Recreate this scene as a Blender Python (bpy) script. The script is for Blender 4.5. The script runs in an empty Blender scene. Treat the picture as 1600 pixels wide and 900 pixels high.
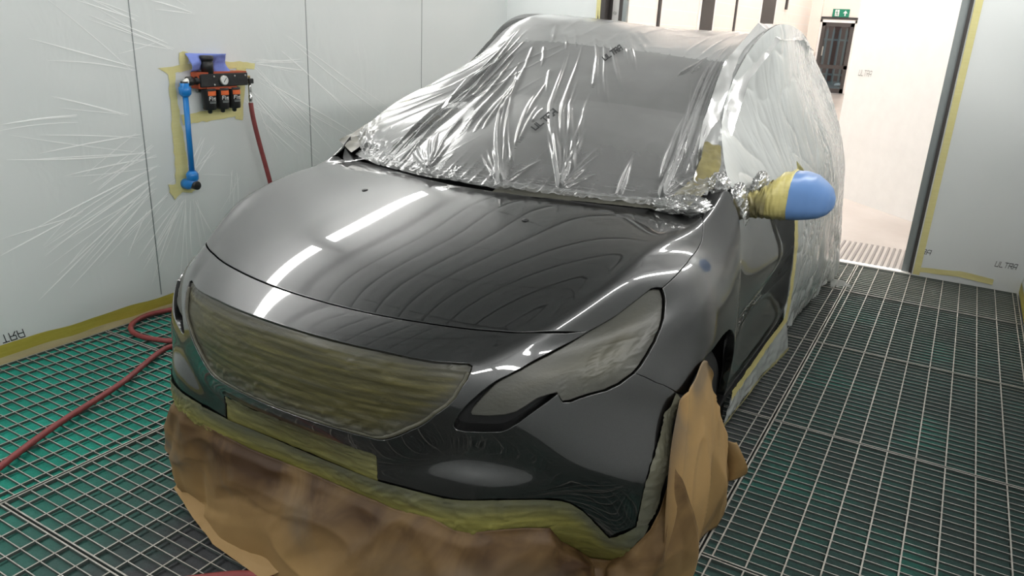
import bpy, bmesh, math, random
import numpy as np
from mathutils import Vector, Matrix
from mathutils.geometry import delaunay_2d_cdt

random.seed(7); RNG=np.random.default_rng(7)
SC=bpy.context.scene; COL=SC.collection

# ---------- camera ----------
def cam_basis(pitch,yaw,roll):
    f=np.array([math.sin(yaw)*math.cos(pitch),math.cos(yaw)*math.cos(pitch),-math.sin(pitch)])
    r=np.array([math.cos(yaw),-math.sin(yaw),0.]); d=np.cross(f,r)
    c,s=math.cos(roll),math.sin(roll)
    return c*r+s*d, -s*r+c*d, f
_r,_d,_f=cam_basis(0.33611089,-0.51291158,-0.04865228)
cam=bpy.data.cameras.new('camera'); cam_ob=bpy.data.objects.new('camera',cam); COL.objects.link(cam_ob)
cam.sensor_fit='HORIZONTAL'; cam.sensor_width=36.; cam.lens=36.*1190.454/1600.
cam.clip_start=.05; cam.clip_end=200
M=Matrix(((_r[0],-_d[0],-_f[0],0),(_r[1],-_d[1],-_f[1],0),(_r[2],-_d[2],-_f[2],1.51106),(0,0,0,1)))
cam_ob.matrix_world=M; SC.camera=cam_ob

# ---------- world, exposure ----------
w=bpy.data.worlds.new('sky'); SC.world=w; w.use_nodes=True
bg=w.node_tree.nodes['Background']; bg.inputs[0].default_value=(.82,.9,1.,1); bg.inputs[1].default_value=1.0
SC.view_settings.view_transform='Standard'; SC.view_settings.look='None'
SC.view_settings.exposure=1.0
SC.view_settings.gamma=1.0; SC.view_settings.use_curve_mapping=False
SC.cycles.max_bounces=10; SC.cycles.transparent_max_bounces=24; SC.cycles.diffuse_bounces=5; SC.cycles.glossy_bounces=5
SC.cycles.sample_clamp_indirect=12.0; SC.cycles.caustics_reflective=False; SC.cycles.caustics_refractive=False
LAMP=19.0        # radiance of the booth light diffusers
HALL=60.0       # radiance of the added hall strip lights

# ---------- helpers ----------
def tag(o,label=None,cat=None,group=None,kind=None):
    if label: o['label']=label
    if cat: o['category']=cat
    if group: o['group']=group
    if kind: o['kind']=kind
    return o
def empty(name,loc=(0,0,0),rz=0.,parent=None):
    o=bpy.data.objects.new(name,None); COL.objects.link(o); o.location=loc; o.rotation_euler=(0,0,rz); o.empty_display_size=.1
    if parent: o.parent=parent
    return o
def link(name,me,mat=None,parent=None):
    o=bpy.data.objects.new(name,me); COL.objects.link(o)
    if mat is not None and len(me.materials)==0: me.materials.append(mat)
    if parent: o.parent=parent
    return o
class MB:
    def __init__(s): s.v=[]; s.f=[]; s.n=0
    def add(s,v,f):
        s.v+= [tuple(map(float,p)) for p in v]; s.f+=[tuple(i+s.n for i in q) for q in f]; s.n+=len(v); return s
    def box(s,a,b):
        (x0,y0,z0),(x1,y1,z1)=a,b
        return s.add([(x0,y0,z0),(x1,y0,z0),(x1,y1,z0),(x0,y1,z0),(x0,y0,z1),(x1,y0,z1),(x1,y1,z1),(x0,y1,z1)],
            [(3,2,1,0),(4,5,6,7),(0,1,5,4),(1,2,6,5),(2,3,7,6),(3,0,4,7)])
    def prism(s,poly,axis,a,b):
        """poly: list of 2-D points, extruded along axis index from a to b"""
        n=len(poly)
        def mk(p,h):
            q=[0,0,0]; o=[i for i in range(3) if i!=axis]; q[o[0]],q[o[1]]=p; q[axis]=h; return tuple(q)
        v=[mk(p,a) for p in poly]+[mk(p,b) for p in poly]
        f=[tuple(range(n-1,-1,-1)),tuple(range(n,2*n))]+[(i,(i+1)%n,n+(i+1)%n,n+i) for i in range(n)]
        return s.add(v,f)
    def tube(s,pts,r,seg=10,caps=True):
        P=np.array(pts,float); n=len(P); R=np.full(n,r) if np.isscalar(r) else np.array(r,float)
        T=np.gradient(P,axis=0); T/=np.linalg.norm(T,axis=1,keepdims=True)+1e-12
        up=np.array([0,0,1.]) if abs(T[0,2])<.9 else np.array([1.,0,0])
        v=[];N=np.cross(T[0],up);N/=np.linalg.norm(N)
        for i in range(n):
            N=N-T[i]*(N@T[i]); N/=np.linalg.norm(N)+1e-12; B=np.cross(T[i],N)
            for k in range(seg):
                a=2*math.pi*k/seg; v.append(P[i]+R[i]*(math.cos(a)*N+math.sin(a)*B))
        f=[(i*seg+k,i*seg+(k+1)%seg,(i+1)*seg+(k+1)%seg,(i+1)*seg+k) for i in range(n-1) for k in range(seg)]
        if caps: f+=[tuple(range(seg-1,-1,-1)),tuple(range((n-1)*seg,n*seg))]
        return s.add(v,f)
    def cyl(s,a,b,r,seg=16): return s.tube([a,b],r,seg)
    def lathe(s,prof,c,axis=2,seg=24):
        """prof: (radius, height) list along axis at centre c"""
        v=[]
        for (r,h) in prof:
            for k in range(seg):
                a=2*math.pi*k/seg; q=[0,0,0]; o=[(axis+1)%3,(axis+2)%3]
                q[axis]=h; q[o[0]]=r*math.cos(a); q[o[1]]=r*math.sin(a); v.append((q[0]+c[0],q[1]+c[1],q[2]+c[2]))
        n=len(prof)
        f=[(i*seg+k,i*seg+(k+1)%seg,(i+1)*seg+(k+1)%seg,(i+1)*seg+k) for i in range(n-1) for k in range(seg)]
        f+=[tuple(range(seg-1,-1,-1)),tuple(range((n-1)*seg,n*seg))]
        return s.add(v,f)
    def grid(s,P):
        """P: a x b x 3 array"""
        a,b=P.shape[:2]
        return s.add(P.reshape(-1,3),[(i*b+j,i*b+j+1,(i+1)*b+j+1,(i+1)*b+j) for i in range(a-1) for j in range(b-1)])
    def mesh(s,name,smooth=False):
        me=bpy.data.meshes.new(name); me.from_pydata(s.v,[],s.f); 
        if smooth: me.polygons.foreach_set('use_smooth',[True]*len(me.polygons))
        me.update(); return me
    def build(s,name,mat,parent=None,smooth=False): return link(name,s.mesh(name,smooth),mat,parent)
def bevel(o,wd,seg=2):
    m=o.modifiers.new('bevel','BEVEL'); m.width=wd; m.segments=seg; m.limit_method='ANGLE'; m.angle_limit=.6; return o
def npmesh(name,V,F,smooth=True):
    """V n x 3, F m x k (k = 3 or 4), fast"""
    V=np.asarray(V,np.float32); F=np.asarray(F,np.int32); k=F.shape[1]
    me=bpy.data.meshes.new(name); me.vertices.add(len(V)); me.vertices.foreach_set('co',V.ravel())
    me.loops.add(F.size); me.loops.foreach_set('vertex_index',F.ravel())
    me.polygons.add(len(F)); me.polygons.foreach_set('loop_start',np.arange(0,F.size,k,dtype=np.int32))
    me.polygons.foreach_set('use_smooth',np.full(len(F),smooth)); me.update(); me.validate(); return me
def quads(a,b):
    i,j=np.meshgrid(np.arange(a-1),np.arange(b-1),indexing='ij'); k=(i*b+j).ravel()
    return np.stack([k,k+1,k+b+1,k+b],1)
def set_attr(me,name,val):
    at=me.attributes.new(name,'FLOAT','POINT'); at.data.foreach_set('value',np.asarray(val,np.float32))
def smoothstep(a,b,x):
    t=np.clip((x-a)/(b-a),0,1); return t*t*(3-2*t)
def vnoise1(x,seed=0):
    x=np.asarray(x,float); i=np.floor(x).astype(int); f=x-i; f=f*f*(3-2*f)
    h=lambda n: np.modf(np.abs(np.sin((n+seed*57.31)*12.9898)*43758.5453))[0]
    return h(i)*(1-f)+h(i+1)*f
def vnoise2(x,y,seed=0):
    x=np.asarray(x,float);y=np.asarray(y,float);i=np.floor(x);j=np.floor(y);f=x-i;g=y-j;f=f*f*(3-2*f);g=g*g*(3-2*g)
    h=lambda a,b: np.modf(np.abs(np.sin(a*127.1+b*311.7+seed*74.7)*43758.5453))[0]
    return (h(i,j)*(1-f)+h(i+1,j)*f)*(1-g)+(h(i,j+1)*(1-f)+h(i+1,j+1)*f)*g
# ---------- materials ----------
class NT:
    def __init__(s,name):
        s.m=bpy.data.materials.new(name); s.m.use_nodes=True; s.t=s.m.node_tree; s.t.nodes.clear()
        s.out=s.t.nodes.new('ShaderNodeOutputMaterial')
    def n(s,typ,**kw):
        nd=s.t.nodes.new(typ)
        for k,v in kw.items():
            if k.startswith('i_'):
                key=k[2:]; key=int(key) if key.isdigit() else key.replace('_',' ')
                if hasattr(v,'is_linked') or hasattr(v,'links'): s.t.links.new(v,nd.inputs[key])
                else: nd.inputs[key].default_value=v
            else: setattr(nd,k,v)
        return nd
    def l(s,a,b): s.t.links.new(a,b)
    def noise(s,scale,detail=3,rough=.55,vec=None,coord='Object',dist=0.,stretch=None):
        tc=s.n('ShaderNodeTexCoord'); v=tc.outputs[coord]
        if stretch:
            mp=s.n('ShaderNodeMapping'); mp.inputs['Scale'].default_value=stretch; s.l(v,mp.inputs[0]); v=mp.outputs[0]
        nd=s.n('ShaderNodeTexNoise'); nd.inputs['Scale'].default_value=scale; nd.inputs['Detail'].default_value=detail
        nd.inputs['Roughness'].default_value=rough; nd.inputs['Distortion'].default_value=dist; s.l(v,nd.inputs['Vector']); return nd.outputs['Fac']
    def ramp(s,fac,stops):
        r=s.n('ShaderNodeValToRGB'); e=r.color_ramp.elements
        while len(e)<len(stops): e.new(.5)
        for el,(p,c) in zip(e,stops):
            el.position=p; el.color=(*c,1) if len(c)==3 else c
        s.l(fac,r.inputs[0]); return r.outputs[0]
    def mix(s,f,a,b,typ='MIX'):
        m=s.n('ShaderNodeMix',data_type='RGBA',blend_type=typ)
        for idx,val in ((0,f),(6,a),(7,b)):
            if hasattr(val,'links'): s.l(val,m.inputs[idx])
            else: m.inputs[idx].default_value=val if idx==0 else (*val,1) if len(val)==3 else val
        return m.outputs[2]
    def math(s,op,a,b=None,c=None):
        m=s.n('ShaderNodeMath',operation=op)
        for i,val in enumerate((a,b,c)):
            if val is None: continue
            if hasattr(val,'links'): s.l(val,m.inputs[i])
            else: m.inputs[i].default_value=val
        return m.outputs[0]
    def attr(s,name): return s.n('ShaderNodeAttribute',attribute_name=name).outputs['Fac']
    def bump(s,h,strength=.3,dist=.002):
        b=s.n('ShaderNodeBump'); b.inputs['Strength'].default_value=strength; b.inputs['Distance'].default_value=dist; s.l(h,b.inputs['Height']); return b.outputs[0]
    def pbsdf(s,col,rough=.5,metal=0.,normal=None,**kw):
        p=s.n('ShaderNodeBsdfPrincipled')
        if hasattr(col,'links'): s.l(col,p.inputs['Base Color'])
        else: p.inputs['Base Color'].default_value=(*col,1)
        for k,v in (('Roughness',rough),('Metallic',metal)):
            if hasattr(v,'links'): s.l(v,p.inputs[k])
            else: p.inputs[k].default_value=v
        if normal is not None: s.l(normal,p.inputs['Normal'])
        for k,v in kw.items():
            k=k.replace('_',' ')
            if hasattr(v,'links'): s.l(v,p.inputs[k])
            else: p.inputs[k].default_value=v
        return p.outputs[0]
    def done(s,sh): s.l(sh,s.out.inputs[0]); return s.m
MAT={}
def simple(name,col,rough=.5,metal=0.,var=.06,scale=8.,bump=0.,**kw):
    t=NT(name); n=t.noise(scale)
    c=t.mix(n,tuple(max(0,x*(1-var)) for x in col),tuple(min(1,x*(1+var)) for x in col))
    nm=t.bump(t.noise(scale*12),bump,.001) if bump else None
    MAT[name]=t.done(t.pbsdf(c,rough,metal,nm,**kw)); return MAT[name]
def m_paint():
    t=NT('grey_metallic_clearcoat')
    fl=t.noise(2600,1); c=t.ramp(fl,[(.3,(.032,.0325,.033)),(.7,(.072,.073,.075))])
    return t.done(t.pbsdf(c,.30,1.0,None,Coat_Weight=1.,Coat_Roughness=.012,Coat_IOR=1.75,Specular_IOR_Level=.5))
MAT['paint']=m_paint()
simple('black_plastic',(.012,.012,.013),.55)
simple('dark_cavity',(.006,.006,.006),.8)
simple('rubber',(.009,.009,.009),.85)
simple('alloy',(.35,.35,.36),.3,.9)
simple('steel',(.42,.41,.39),.38,.9)
simple('dark_frame',(.055,.048,.046),.5)
simple('chrome',(.7,.7,.7),.15,1.)
simple('brass',(.55,.42,.2),.3,.9)
simple('pvc_white',(.78,.78,.76),.35)
simple('pipe_blue',(.012,.19,.55),.32)
simple('ramp_rib',(.20,.18,.165),.5)
simple('cap_black',(.012,.012,.013),.4)
simple('orange_plastic',(.42,.075,.025),.45)
simple('print_orange',(.75,.14,.03),.5)
simple('print_white',(.75,.75,.75),.5)
simple('print_black',(.012,.014,.016),.5)
simple('cloth_blue',(.19,.25,.62),.85,bump=.3)
simple('hose_red',(.24,.045,.045),.5,var=.25,scale=30)
simple('white_lining',(.76,.78,.78),.55)
simple('crease_highlight',(.92,.93,.93),.28,var=.01)  # whiter than the wall film: glossy highlights put into the crease colour
simple('ceiling_frame',(.17,.17,.17),.7)
simple('cream_block',(.80,.73,.67),.8,var=.03)
simple('hall_post',(.035,.032,.032),.6)
simple('sign_green',(.0,.19,.11),.4)
simple('white_paint',(.8,.78,.76),.5)
simple('galv',(.30,.33,.33),.5,.6)
simple('brick_far',(.20,.09,.07),.85)
simple('green_box',(.03,.22,.11),.6)
simple('asphalt',(.17,.17,.17),.9)
simple('roof_sheet',(.7,.7,.7),.7)
def m_glass(name,col,rough=.02,tr=.85):
    t=NT(name); tp=t.n('ShaderNodeBsdfTransparent'); tp.inputs[0].default_value=(*col,1)
    g=t.n('ShaderNodeBsdfGlossy'); g.inputs[1].default_value=rough; g.inputs[0].default_value=(1,1,1,1)
    lw=t.n('ShaderNodeFresnel'); lw.inputs[0].default_value=1.5
    m=t.n('ShaderNodeMixShader'); t.l(lw.outputs[0],m.inputs[0]); t.l(tp.outputs[0],m.inputs[1]); t.l(g.outputs[0],m.inputs[2]); return t.done(m.outputs[0])
MAT['windscreen']=m_glass('windscreen_glass',(.10,.12,.125)); MAT['pane']=m_glass('door_glass',(.5,.55,.55))
def m_emit(name,col,st):
    t=NT(name); e=t.n('ShaderNodeEmission'); e.inputs[0].default_value=(*col,1); e.inputs[1].default_value=st; return t.done(e.outputs[0])
MAT['tube']=m_emit('lit_diffuser',(1.,.985,.95),LAMP); MAT['hall_fill_tube']=m_emit('lit_hall_fill_strip',(1.,.975,.945),HALL)
def m_wallfilm():
    t=NT('white_wall_film'); n=t.noise(1.3,2); c=t.mix(n,(.70,.735,.735),(.80,.815,.815))
    b=t.bump(t.noise(5,3,.5,stretch=(1,1,.6),dist=1.2),.12,.02)
    return t.done(t.pbsdf(c,.42,0,b,Specular_IOR_Level=.35))
MAT['wall_film']=m_wallfilm()
def m_ceil():
    t=NT('ceiling_filter'); n=t.noise(60,2); c=t.mix(n,(.44,.45,.45),(.52,.53,.53)); return t.done(t.pbsdf(c,.9,0,t.bump(n,.3,.004)))
MAT['ceiling']=m_ceil()
def m_film(name,alpha,white,gloss):
    """thin clear polythene: mostly see-through, a milky veil and a sheen"""
    t=NT(name); tp=t.n('ShaderNodeBsdfTransparent'); tp.inputs[0].default_value=(.97,.98,.98,1)
    d=t.n('ShaderNodeBsdfDiffuse'); d.inputs[0].default_value=(*white,1)
    tl=t.n('ShaderNodeBsdfTranslucent'); tl.inputs[0].default_value=(*white,1)
    m1=t.n('ShaderNodeMixShader'); m1.inputs[0].default_value=.4; t.l(d.outputs[0],m1.inputs[1]); t.l(tl.outputs[0],m1.inputs[2])
    lw=t.n('ShaderNodeLayerWeight'); lw.inputs[0].default_value=.35
    f=t.math('MULTIPLY_ADD',t.math('POWER',lw.outputs['Facing'],1.6),.95,alpha); f=t.math('MINIMUM',f,.92)
    f=t.math('MULTIPLY',f,t.math('MULTIPLY_ADD',t.noise(4,3),.5,.75))
    m2=t.n('ShaderNodeMixShader'); t.l(f,m2.inputs[0]); t.l(tp.outputs[0],m2.inputs[1]); t.l(m1.outputs[0],m2.inputs[2])
    g=t.n('ShaderNodeBsdfGlossy'); g.inputs[1].default_value=.20
    fr=t.n('ShaderNodeFresnel'); fr.inputs[0].default_value=1.5; ff=t.math('MINIMUM',t.math('MULTIPLY',fr.outputs[0],gloss),.8)
    m3=t.n('ShaderNodeMixShader'); t.l(ff,m3.inputs[0]); t.l(m2.outputs[0],m3.inputs[1]); t.l(g.outputs[0],m3.inputs[2]); return t.done(m3.outputs[0])
MAT['film']=m_film('clear_masking_film',.13,(.86,.87,.87),1.35)
MAT['film_roof']=m_film('clear_masking_film_roof_sheen',.38,(.84,.85,.85),.9)  # stronger veil stands in for the roof paint reflecting under the film
MAT['film_side']=m_film('clear_masking_film_layered',.46,(.80,.83,.82),1.3)
MAT['film_bunch']=m_film('bunched_masking_film',.35,(.55,.56,.55),2.0)
def m_tape(name,a,b,grey,rough=.55,coat=.25,streak=0):
    """masking tape; 'dust' attribute = grey overspray that settled on it"""
    t=NT(name); n=t.noise(14,4,.6,stretch=(.6,.6,5)); c=t.ramp(n,[(.3,a),(.7,b)])
    if streak:
        c=t.mix(t.ramp(t.noise(9,5,.7,stretch=(.35,.35,9)),[(.42,(0,0,0)),(.62,(1,1,1))]),c,tuple(x*.30 for x in b)); c=t.mix(t.ramp(t.noise(6,4,.7,stretch=(.3,.3,11)),[(.55,(0,0,0)),(.75,(.7,.7,.7))]),c,grey)
    n2=t.noise(9,4,.6); d=t.attr('dust'); f=t.math('MULTIPLY',d,t.math('MULTIPLY_ADD',n2,.9,.45)); f=t.math('MINIMUM',f,1.)
    c=t.mix(f,c,grey); b_=t.bump(t.noise(70,3,.6,stretch=(1,1,2)),.35,.002)
    return t.done(t.pbsdf(c,rough,0,b_,Coat_Weight=coat,Coat_Roughness=.28))
MAT['tape_olive']=m_tape('oversprayed_tape',(.040,.035,.013),(.135,.118,.036),(.050,.050,.044),.42,.25,1)
MAT['tape_lamp']=m_tape('grey_oversprayed_tape',(.062,.060,.042),(.085,.080,.055),(.060,.060,.052),.5,.12)
MAT['tape_arch']=m_tape('grey_green_arch_tape',(.11,.105,.06),(.16,.15,.08),(.10,.10,.08),.45)
MAT['tape_edge']=m_tape('edge_tape',(.17,.155,.035),(.27,.245,.055),(.085,.088,.062))
MAT['tape_yellow']=m_tape('yellow_tape',(.72,.65,.28),(.78,.72,.36),(.62,.57,.25),.6)
MAT['tape_mirror']=m_tape('mirror_tape',(.50,.43,.14),(.60,.53,.20),(.16,.14,.07),.5)
MAT['tape_floor']=m_tape('floor_tape',(.42,.36,.04),(.55,.47,.08),(.5,.42,.06),.6)
MAT['tape_pale']=m_tape('pale_tape',(.68,.60,.30),(.74,.66,.38),(.6,.5,.3),.6)
MAT['film_blue']=simple('blue_mask_film',(.125,.25,.53),.36)
def m_paper():
    t=NT('kraft_paper'); n=t.noise(2.2,4,.6,dist=.6); n3=t.noise(160,2)
    c=t.mix(t.math('MULTIPLY',n3,.3),(.36,.225,.09),(.30,.18,.068))
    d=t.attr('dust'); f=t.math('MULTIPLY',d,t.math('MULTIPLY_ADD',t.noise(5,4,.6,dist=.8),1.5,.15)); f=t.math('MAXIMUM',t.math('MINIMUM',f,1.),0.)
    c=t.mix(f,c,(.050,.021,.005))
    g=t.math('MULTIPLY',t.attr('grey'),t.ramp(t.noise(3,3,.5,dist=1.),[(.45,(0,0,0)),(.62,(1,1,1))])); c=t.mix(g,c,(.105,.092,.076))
    return t.done(t.pbsdf(c,.62,0,t.bump(t.noise(40,3),.12,.002)))
MAT['paper']=m_paper()
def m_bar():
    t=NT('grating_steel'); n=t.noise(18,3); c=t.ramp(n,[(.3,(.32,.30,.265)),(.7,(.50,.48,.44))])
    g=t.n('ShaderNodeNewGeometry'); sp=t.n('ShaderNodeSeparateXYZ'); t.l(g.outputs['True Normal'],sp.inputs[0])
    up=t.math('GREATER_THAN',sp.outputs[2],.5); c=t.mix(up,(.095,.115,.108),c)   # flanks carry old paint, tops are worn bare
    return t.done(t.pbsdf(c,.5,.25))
MAT['bar']=m_bar()
def m_mat(name,a,b,c):
    t=NT(name); n=t.noise(2.4,4,.65,dist=.5); n2=t.noise(90,3)
    col=t.ramp(n,[(.30,a),(.52,b),(.72,c)]); col=t.mix(t.math('MULTIPLY',n2,.35),col,(.005,.012,.010))
    return t.done(t.pbsdf(col,.85,0,t.bump(n2,.5,.006)))
MAT['filter_green']=m_mat('green_glass_fibre_filter',(.006,.20,.145),(.010,.31,.225),(.014,.40,.30))
MAT['filter_dusty']=m_mat('dusty_green_filter',(.034,.046,.047),(.028,.080,.070),(.020,.17,.13))
MAT['filter_grey']=m_mat('dark_dusty_filter',(.045,.048,.052),(.060,.068,.070),(.035,.13,.105))
def m_mid():
    t=NT('half_dusty_filter'); n=t.noise(2.6,4,.65,dist=.4); n2=t.noise(90,3); tc=t.n('ShaderNodeTexCoord'); sp=t.n('ShaderNodeSeparateXYZ'); t.l(tc.outputs['Object'],sp.inputs[0])
    g=t.math('MULTIPLY_ADD',sp.outputs[0],1.05,.82); f=t.math('ADD',g,t.math('MULTIPLY_ADD',n,.9,-.45)); f=t.math('MAXIMUM',t.math('MINIMUM',f,1.),0.)
    col=t.mix(f,(.008,.24,.175),(.060,.062,.068)); col=t.mix(t.math('MULTIPLY',n2,.3),col,(.01,.02,.018)); return t.done(t.pbsdf(col,.85,0,t.bump(n2,.5,.006)))
MAT['filter_mid']=m_mid()
MAT['filter_pale']=m_mat('pale_dusty_filter',(.20,.23,.21),(.26,.29,.26),(.22,.28,.24))
def m_hallfloor():
    t=NT('hall_floor'); n=t.noise(1.2,4,.6); c=t.ramp(n,[(.3,(.36,.32,.29)),(.7,(.47,.43,.40))])
    return t.done(t.pbsdf(c,.32,0,None))
MAT['hall_floor']=m_hallfloor()
# ---------- car front: one smooth lofted surface, panels are cut from it ----------
SCAGE=[
[(0,0.775,1.011),(0.22,0.81,1.008),(0.44,0.9,0.9986),(0.6,0.965,0.9917),(0.69,0.975,0.99),(0.735,1.06,1.06),(0.765,1.09,1.03),(0.795,1.09,0.955),(0.815,1.11,0.79),(0.825,1.12,0.6),(0.83,1.06,0.4)],
[(0,0.62,0.9838),(0.22,0.65,0.9842),(0.44,0.72,0.9823),(0.62,0.775,0.9814),(0.7,0.79,0.976),(0.747,0.893,0.95),(0.786,0.92,0.908),(0.815,0.95,0.8464),(0.835,1,0.74),(0.845,1.03,0.64),(0.847,1.02,0.53)],
[(0,0.45,0.948),(0.22,0.47,0.9483),(0.43,0.54,0.9536),(0.63,0.59,0.9595),(0.69,0.625,0.953),(0.754,0.725,0.923),(0.8,0.75,0.88),(0.83,0.77,0.8296),(0.85,0.81,0.75),(0.858,0.85,0.695),(0.855,0.87,0.665)],
[(0,0.28,0.903),(0.22,0.29,0.901),(0.4,0.36,0.9105),(0.58,0.43,0.9189),(0.668,0.445,0.9155),(0.752,0.562,0.886),(0.805,0.6,0.847),(0.832,0.62,0.8096),(0.852,0.65,0.745),(0.86,0.67,0.705),(0.856,0.685,0.68)],
[(0,0.101,0.8266),(0.22,0.115,0.8286),(0.4,0.156,0.8312),(0.5,0.196,0.8331),(0.6,0.255,0.837),(0.688,0.372,0.815),(0.768,0.45,0.8),(0.81,0.5,0.755),(0.842,0.53,0.705),(0.855,0.545,0.67),(0.857,0.55,0.64)],
[(0,-0.008,0.789),(0.22,0.008,0.787),(0.38,0.048,0.784),(0.45,0.08,0.78),(0.53,0.125,0.778),(0.654,0.223,0.772),(0.748,0.317,0.75),(0.807,0.398,0.71),(0.839,0.438,0.67),(0.853,0.46,0.635),(0.855,0.465,0.605)],
[(0,-0.035,0.68),(0.22,-0.02,0.68),(0.38,0.02,0.68),(0.45,0.045,0.68),(0.52,0.077,0.68),(0.639,0.15,0.68),(0.742,0.262,0.675),(0.806,0.355,0.655),(0.836,0.395,0.63),(0.85,0.415,0.6),(0.852,0.42,0.575)],
[(0,-0.038,0.576),(0.22,-0.018,0.573),(0.38,0.02,0.57),(0.45,0.038,0.57),(0.52,0.066,0.57),(0.665,0.15,0.57),(0.79,0.252,0.57),(0.853,0.335,0.56),(0.87,0.376,0.545),(0.876,0.393,0.525),(0.876,0.4,0.51)],
[(0,0,0.5),(0.22,0.005,0.503),(0.38,0.018,0.515),(0.46,0.028,0.52),(0.55,0.064,0.52),(0.683,0.16,0.513),(0.81,0.25,0.51),(0.868,0.318,0.505),(0.88,0.358,0.495),(0.884,0.38,0.48),(0.882,0.39,0.465)],
[(0,0.03,0.425),(0.22,0.012,0.44),(0.38,0.008,0.457),(0.47,0.021,0.462),(0.56,0.062,0.464),(0.69,0.17,0.45),(0.81,0.25,0.43),(0.868,0.318,0.42),(0.88,0.358,0.41),(0.884,0.38,0.4),(0.882,0.39,0.39)],
[(0,0.045,0.35),(0.22,0.03,0.36),(0.38,0.016,0.38),(0.47,0.026,0.388),(0.56,0.07,0.388),(0.69,0.195,0.37),(0.81,0.26,0.345),(0.868,0.328,0.335),(0.88,0.368,0.33),(0.884,0.39,0.325),(0.882,0.4,0.32)],
[(0,0.085,0.27),(0.22,0.07,0.28),(0.37,0.048,0.3),(0.46,0.058,0.308),(0.55,0.11,0.308),(0.68,0.235,0.29),(0.8,0.3,0.265),(0.858,0.368,0.255),(0.87,0.408,0.25),(0.874,0.43,0.245),(0.872,0.44,0.24)],
[(0,0.145,0.19),(0.22,0.13,0.2),(0.37,0.108,0.22),(0.46,0.118,0.228),(0.55,0.17,0.228),(0.68,0.295,0.21),(0.8,0.36,0.185),(0.858,0.428,0.175),(0.87,0.468,0.17),(0.874,0.49,0.165),(0.872,0.5,0.16)],
]
SCAGE=np.array(SCAGE,float)
def full(S):
    L=S[:,:0:-1].copy(); L[:,:,0]*=-1
    return np.concatenate([L,S],1)       # 11 x 21
def nat_spline(y):                # y: n x d, uniform knots; return second derivs (natural)
    n=len(y); A=np.zeros((n,n)); b=np.zeros_like(y)
    A[0,0]=A[-1,-1]=1
    for i in range(1,n-1):
        A[i,i-1:i+2]=[1,4,1]; b[i]=6*(y[i-1]-2*y[i]+y[i+1])
    return np.linalg.solve(A,b)
def ev(y,M,t,der=0):
    n=len(y); i=np.clip(np.floor(t).astype(int),0,n-2); x=t-i
    a=1-x; sh=(-1,)+(1,)*(y.ndim-1)
    a=a.reshape(sh);x=x.reshape(sh)
    if der==0: return a*y[i]+x*y[i+1]+((a**3-a)*M[i]+(x**3-x)*M[i+1])/6
    return y[i+1]-y[i]+(-(3*a*a-1)*M[i]+(3*x*x-1)*M[i+1])/6
class Surf:
    def __init__(s,G):
        s.G=G; s.ni,s.nj=G.shape[:2]
        s.Mi=nat_spline(G.reshape(s.ni,-1)).reshape(G.shape)
    def __call__(s,si,tj,d=(0,0)):
        """si,tj 1-D equal arrays"""
        si=np.asarray(si,float);tj=np.asarray(tj,float)
        row=ev(s.G,s.Mi,si,d[0])           # N x nj x 3
        # spline along j for each row
        r=np.swapaxes(row,0,1); M=nat_spline(r.reshape(s.nj,-1)).reshape(r.shape)
        N=len(tj); i=np.clip(np.floor(tj).astype(int),0,s.nj-2); x=(tj-i)[:,None]; a=1-x; k=np.arange(N)
        if d[1]==0: return a*r[i,k]+x*r[i+1,k]+((a**3-a)*M[i,k]+(x**3-x)*M[i+1,k])/6
        return r[i+1,k]-r[i,k]+(-(3*a*a-1)*M[i,k]+(3*x*x-1)*M[i+1,k])/6
    def nrm(s,si,tj):
        n=np.cross(s(si,tj,(0,1)),s(si,tj,(1,0))); return -n/np.linalg.norm(n,axis=1,keepdims=True)
class FrontSurf(Surf):
    """bonnet: the crown follows one smooth polynomial; nose strip: kept straight between bonnet edge and grille"""
    def __init__(s,G,cage):
        Surf.__init__(s,G)
        pts=np.array([cage[i,j] for i in range(5) for j in range(5)]); w=np.array([(1,1,1,.8,.3)[j]*(1.6 if i in (0,4) else 1) for i in range(5) for j in range(5)])
        s.c=np.linalg.lstsq(s.B(pts[:,0],pts[:,1])*w[:,None],pts[:,2]*w,rcond=None)[0]
    @staticmethod
    def B(v,u): return np.stack([u**a*v**(2*b) for a in range(5) for b in range(3) if a+2*b<=6],1)
    def pos(s,si,tj):
        si=np.asarray(si,float);tj=np.asarray(tj,float); P=Surf.__call__(s,si,tj); ta=np.abs(tj-10)
        w=1-np.clip((ta-2.9)/1.0,0,1); w=w*w*(3-2*w); m=si<=4.0+1e-9
        z=s.B(P[:,0],P[:,1])@s.c; P[:,2]=np.where(m,P[:,2]*(1-w)+z*w,P[:,2])
        q=(si>4.0+1e-9)&(si<5)&(w>0)
        if q.any():
            x=(si[q]-4)[:,None]; A=s.pos(np.full(q.sum(),4.),tj[q]); Bq=Surf.__call__(s,np.full(q.sum(),5.),tj[q])
            L=A*(1-x)+Bq*x+np.array([0,-.35,.93])*(4*x*(1-x))*.0022; P[q]=P[q]*(1-w[q,None])+L*w[q,None]
        return P
    def __call__(s,si,tj,d=(0,0)):
        si=np.asarray(si,float);tj=np.asarray(tj,float)
        if d==(0,0): return s.pos(si,tj)
        h=2e-4
        if d[1]: return (s.pos(si,tj+h)-s.pos(si,tj-h))/(2*h)
        lo=si-h;hi=si+h
        k=(si<=4+1e-9)&(hi>4); hi=np.where(k,si,hi); k=(si>4+1e-9)&(lo<=4+1e-9); lo=np.where(k,si,lo); k=(si<5)&(hi>=5); hi=np.where(k,si,hi)
        return (s.pos(hi,tj)-s.pos(lo,tj))/(hi-lo)[:,None]

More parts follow.
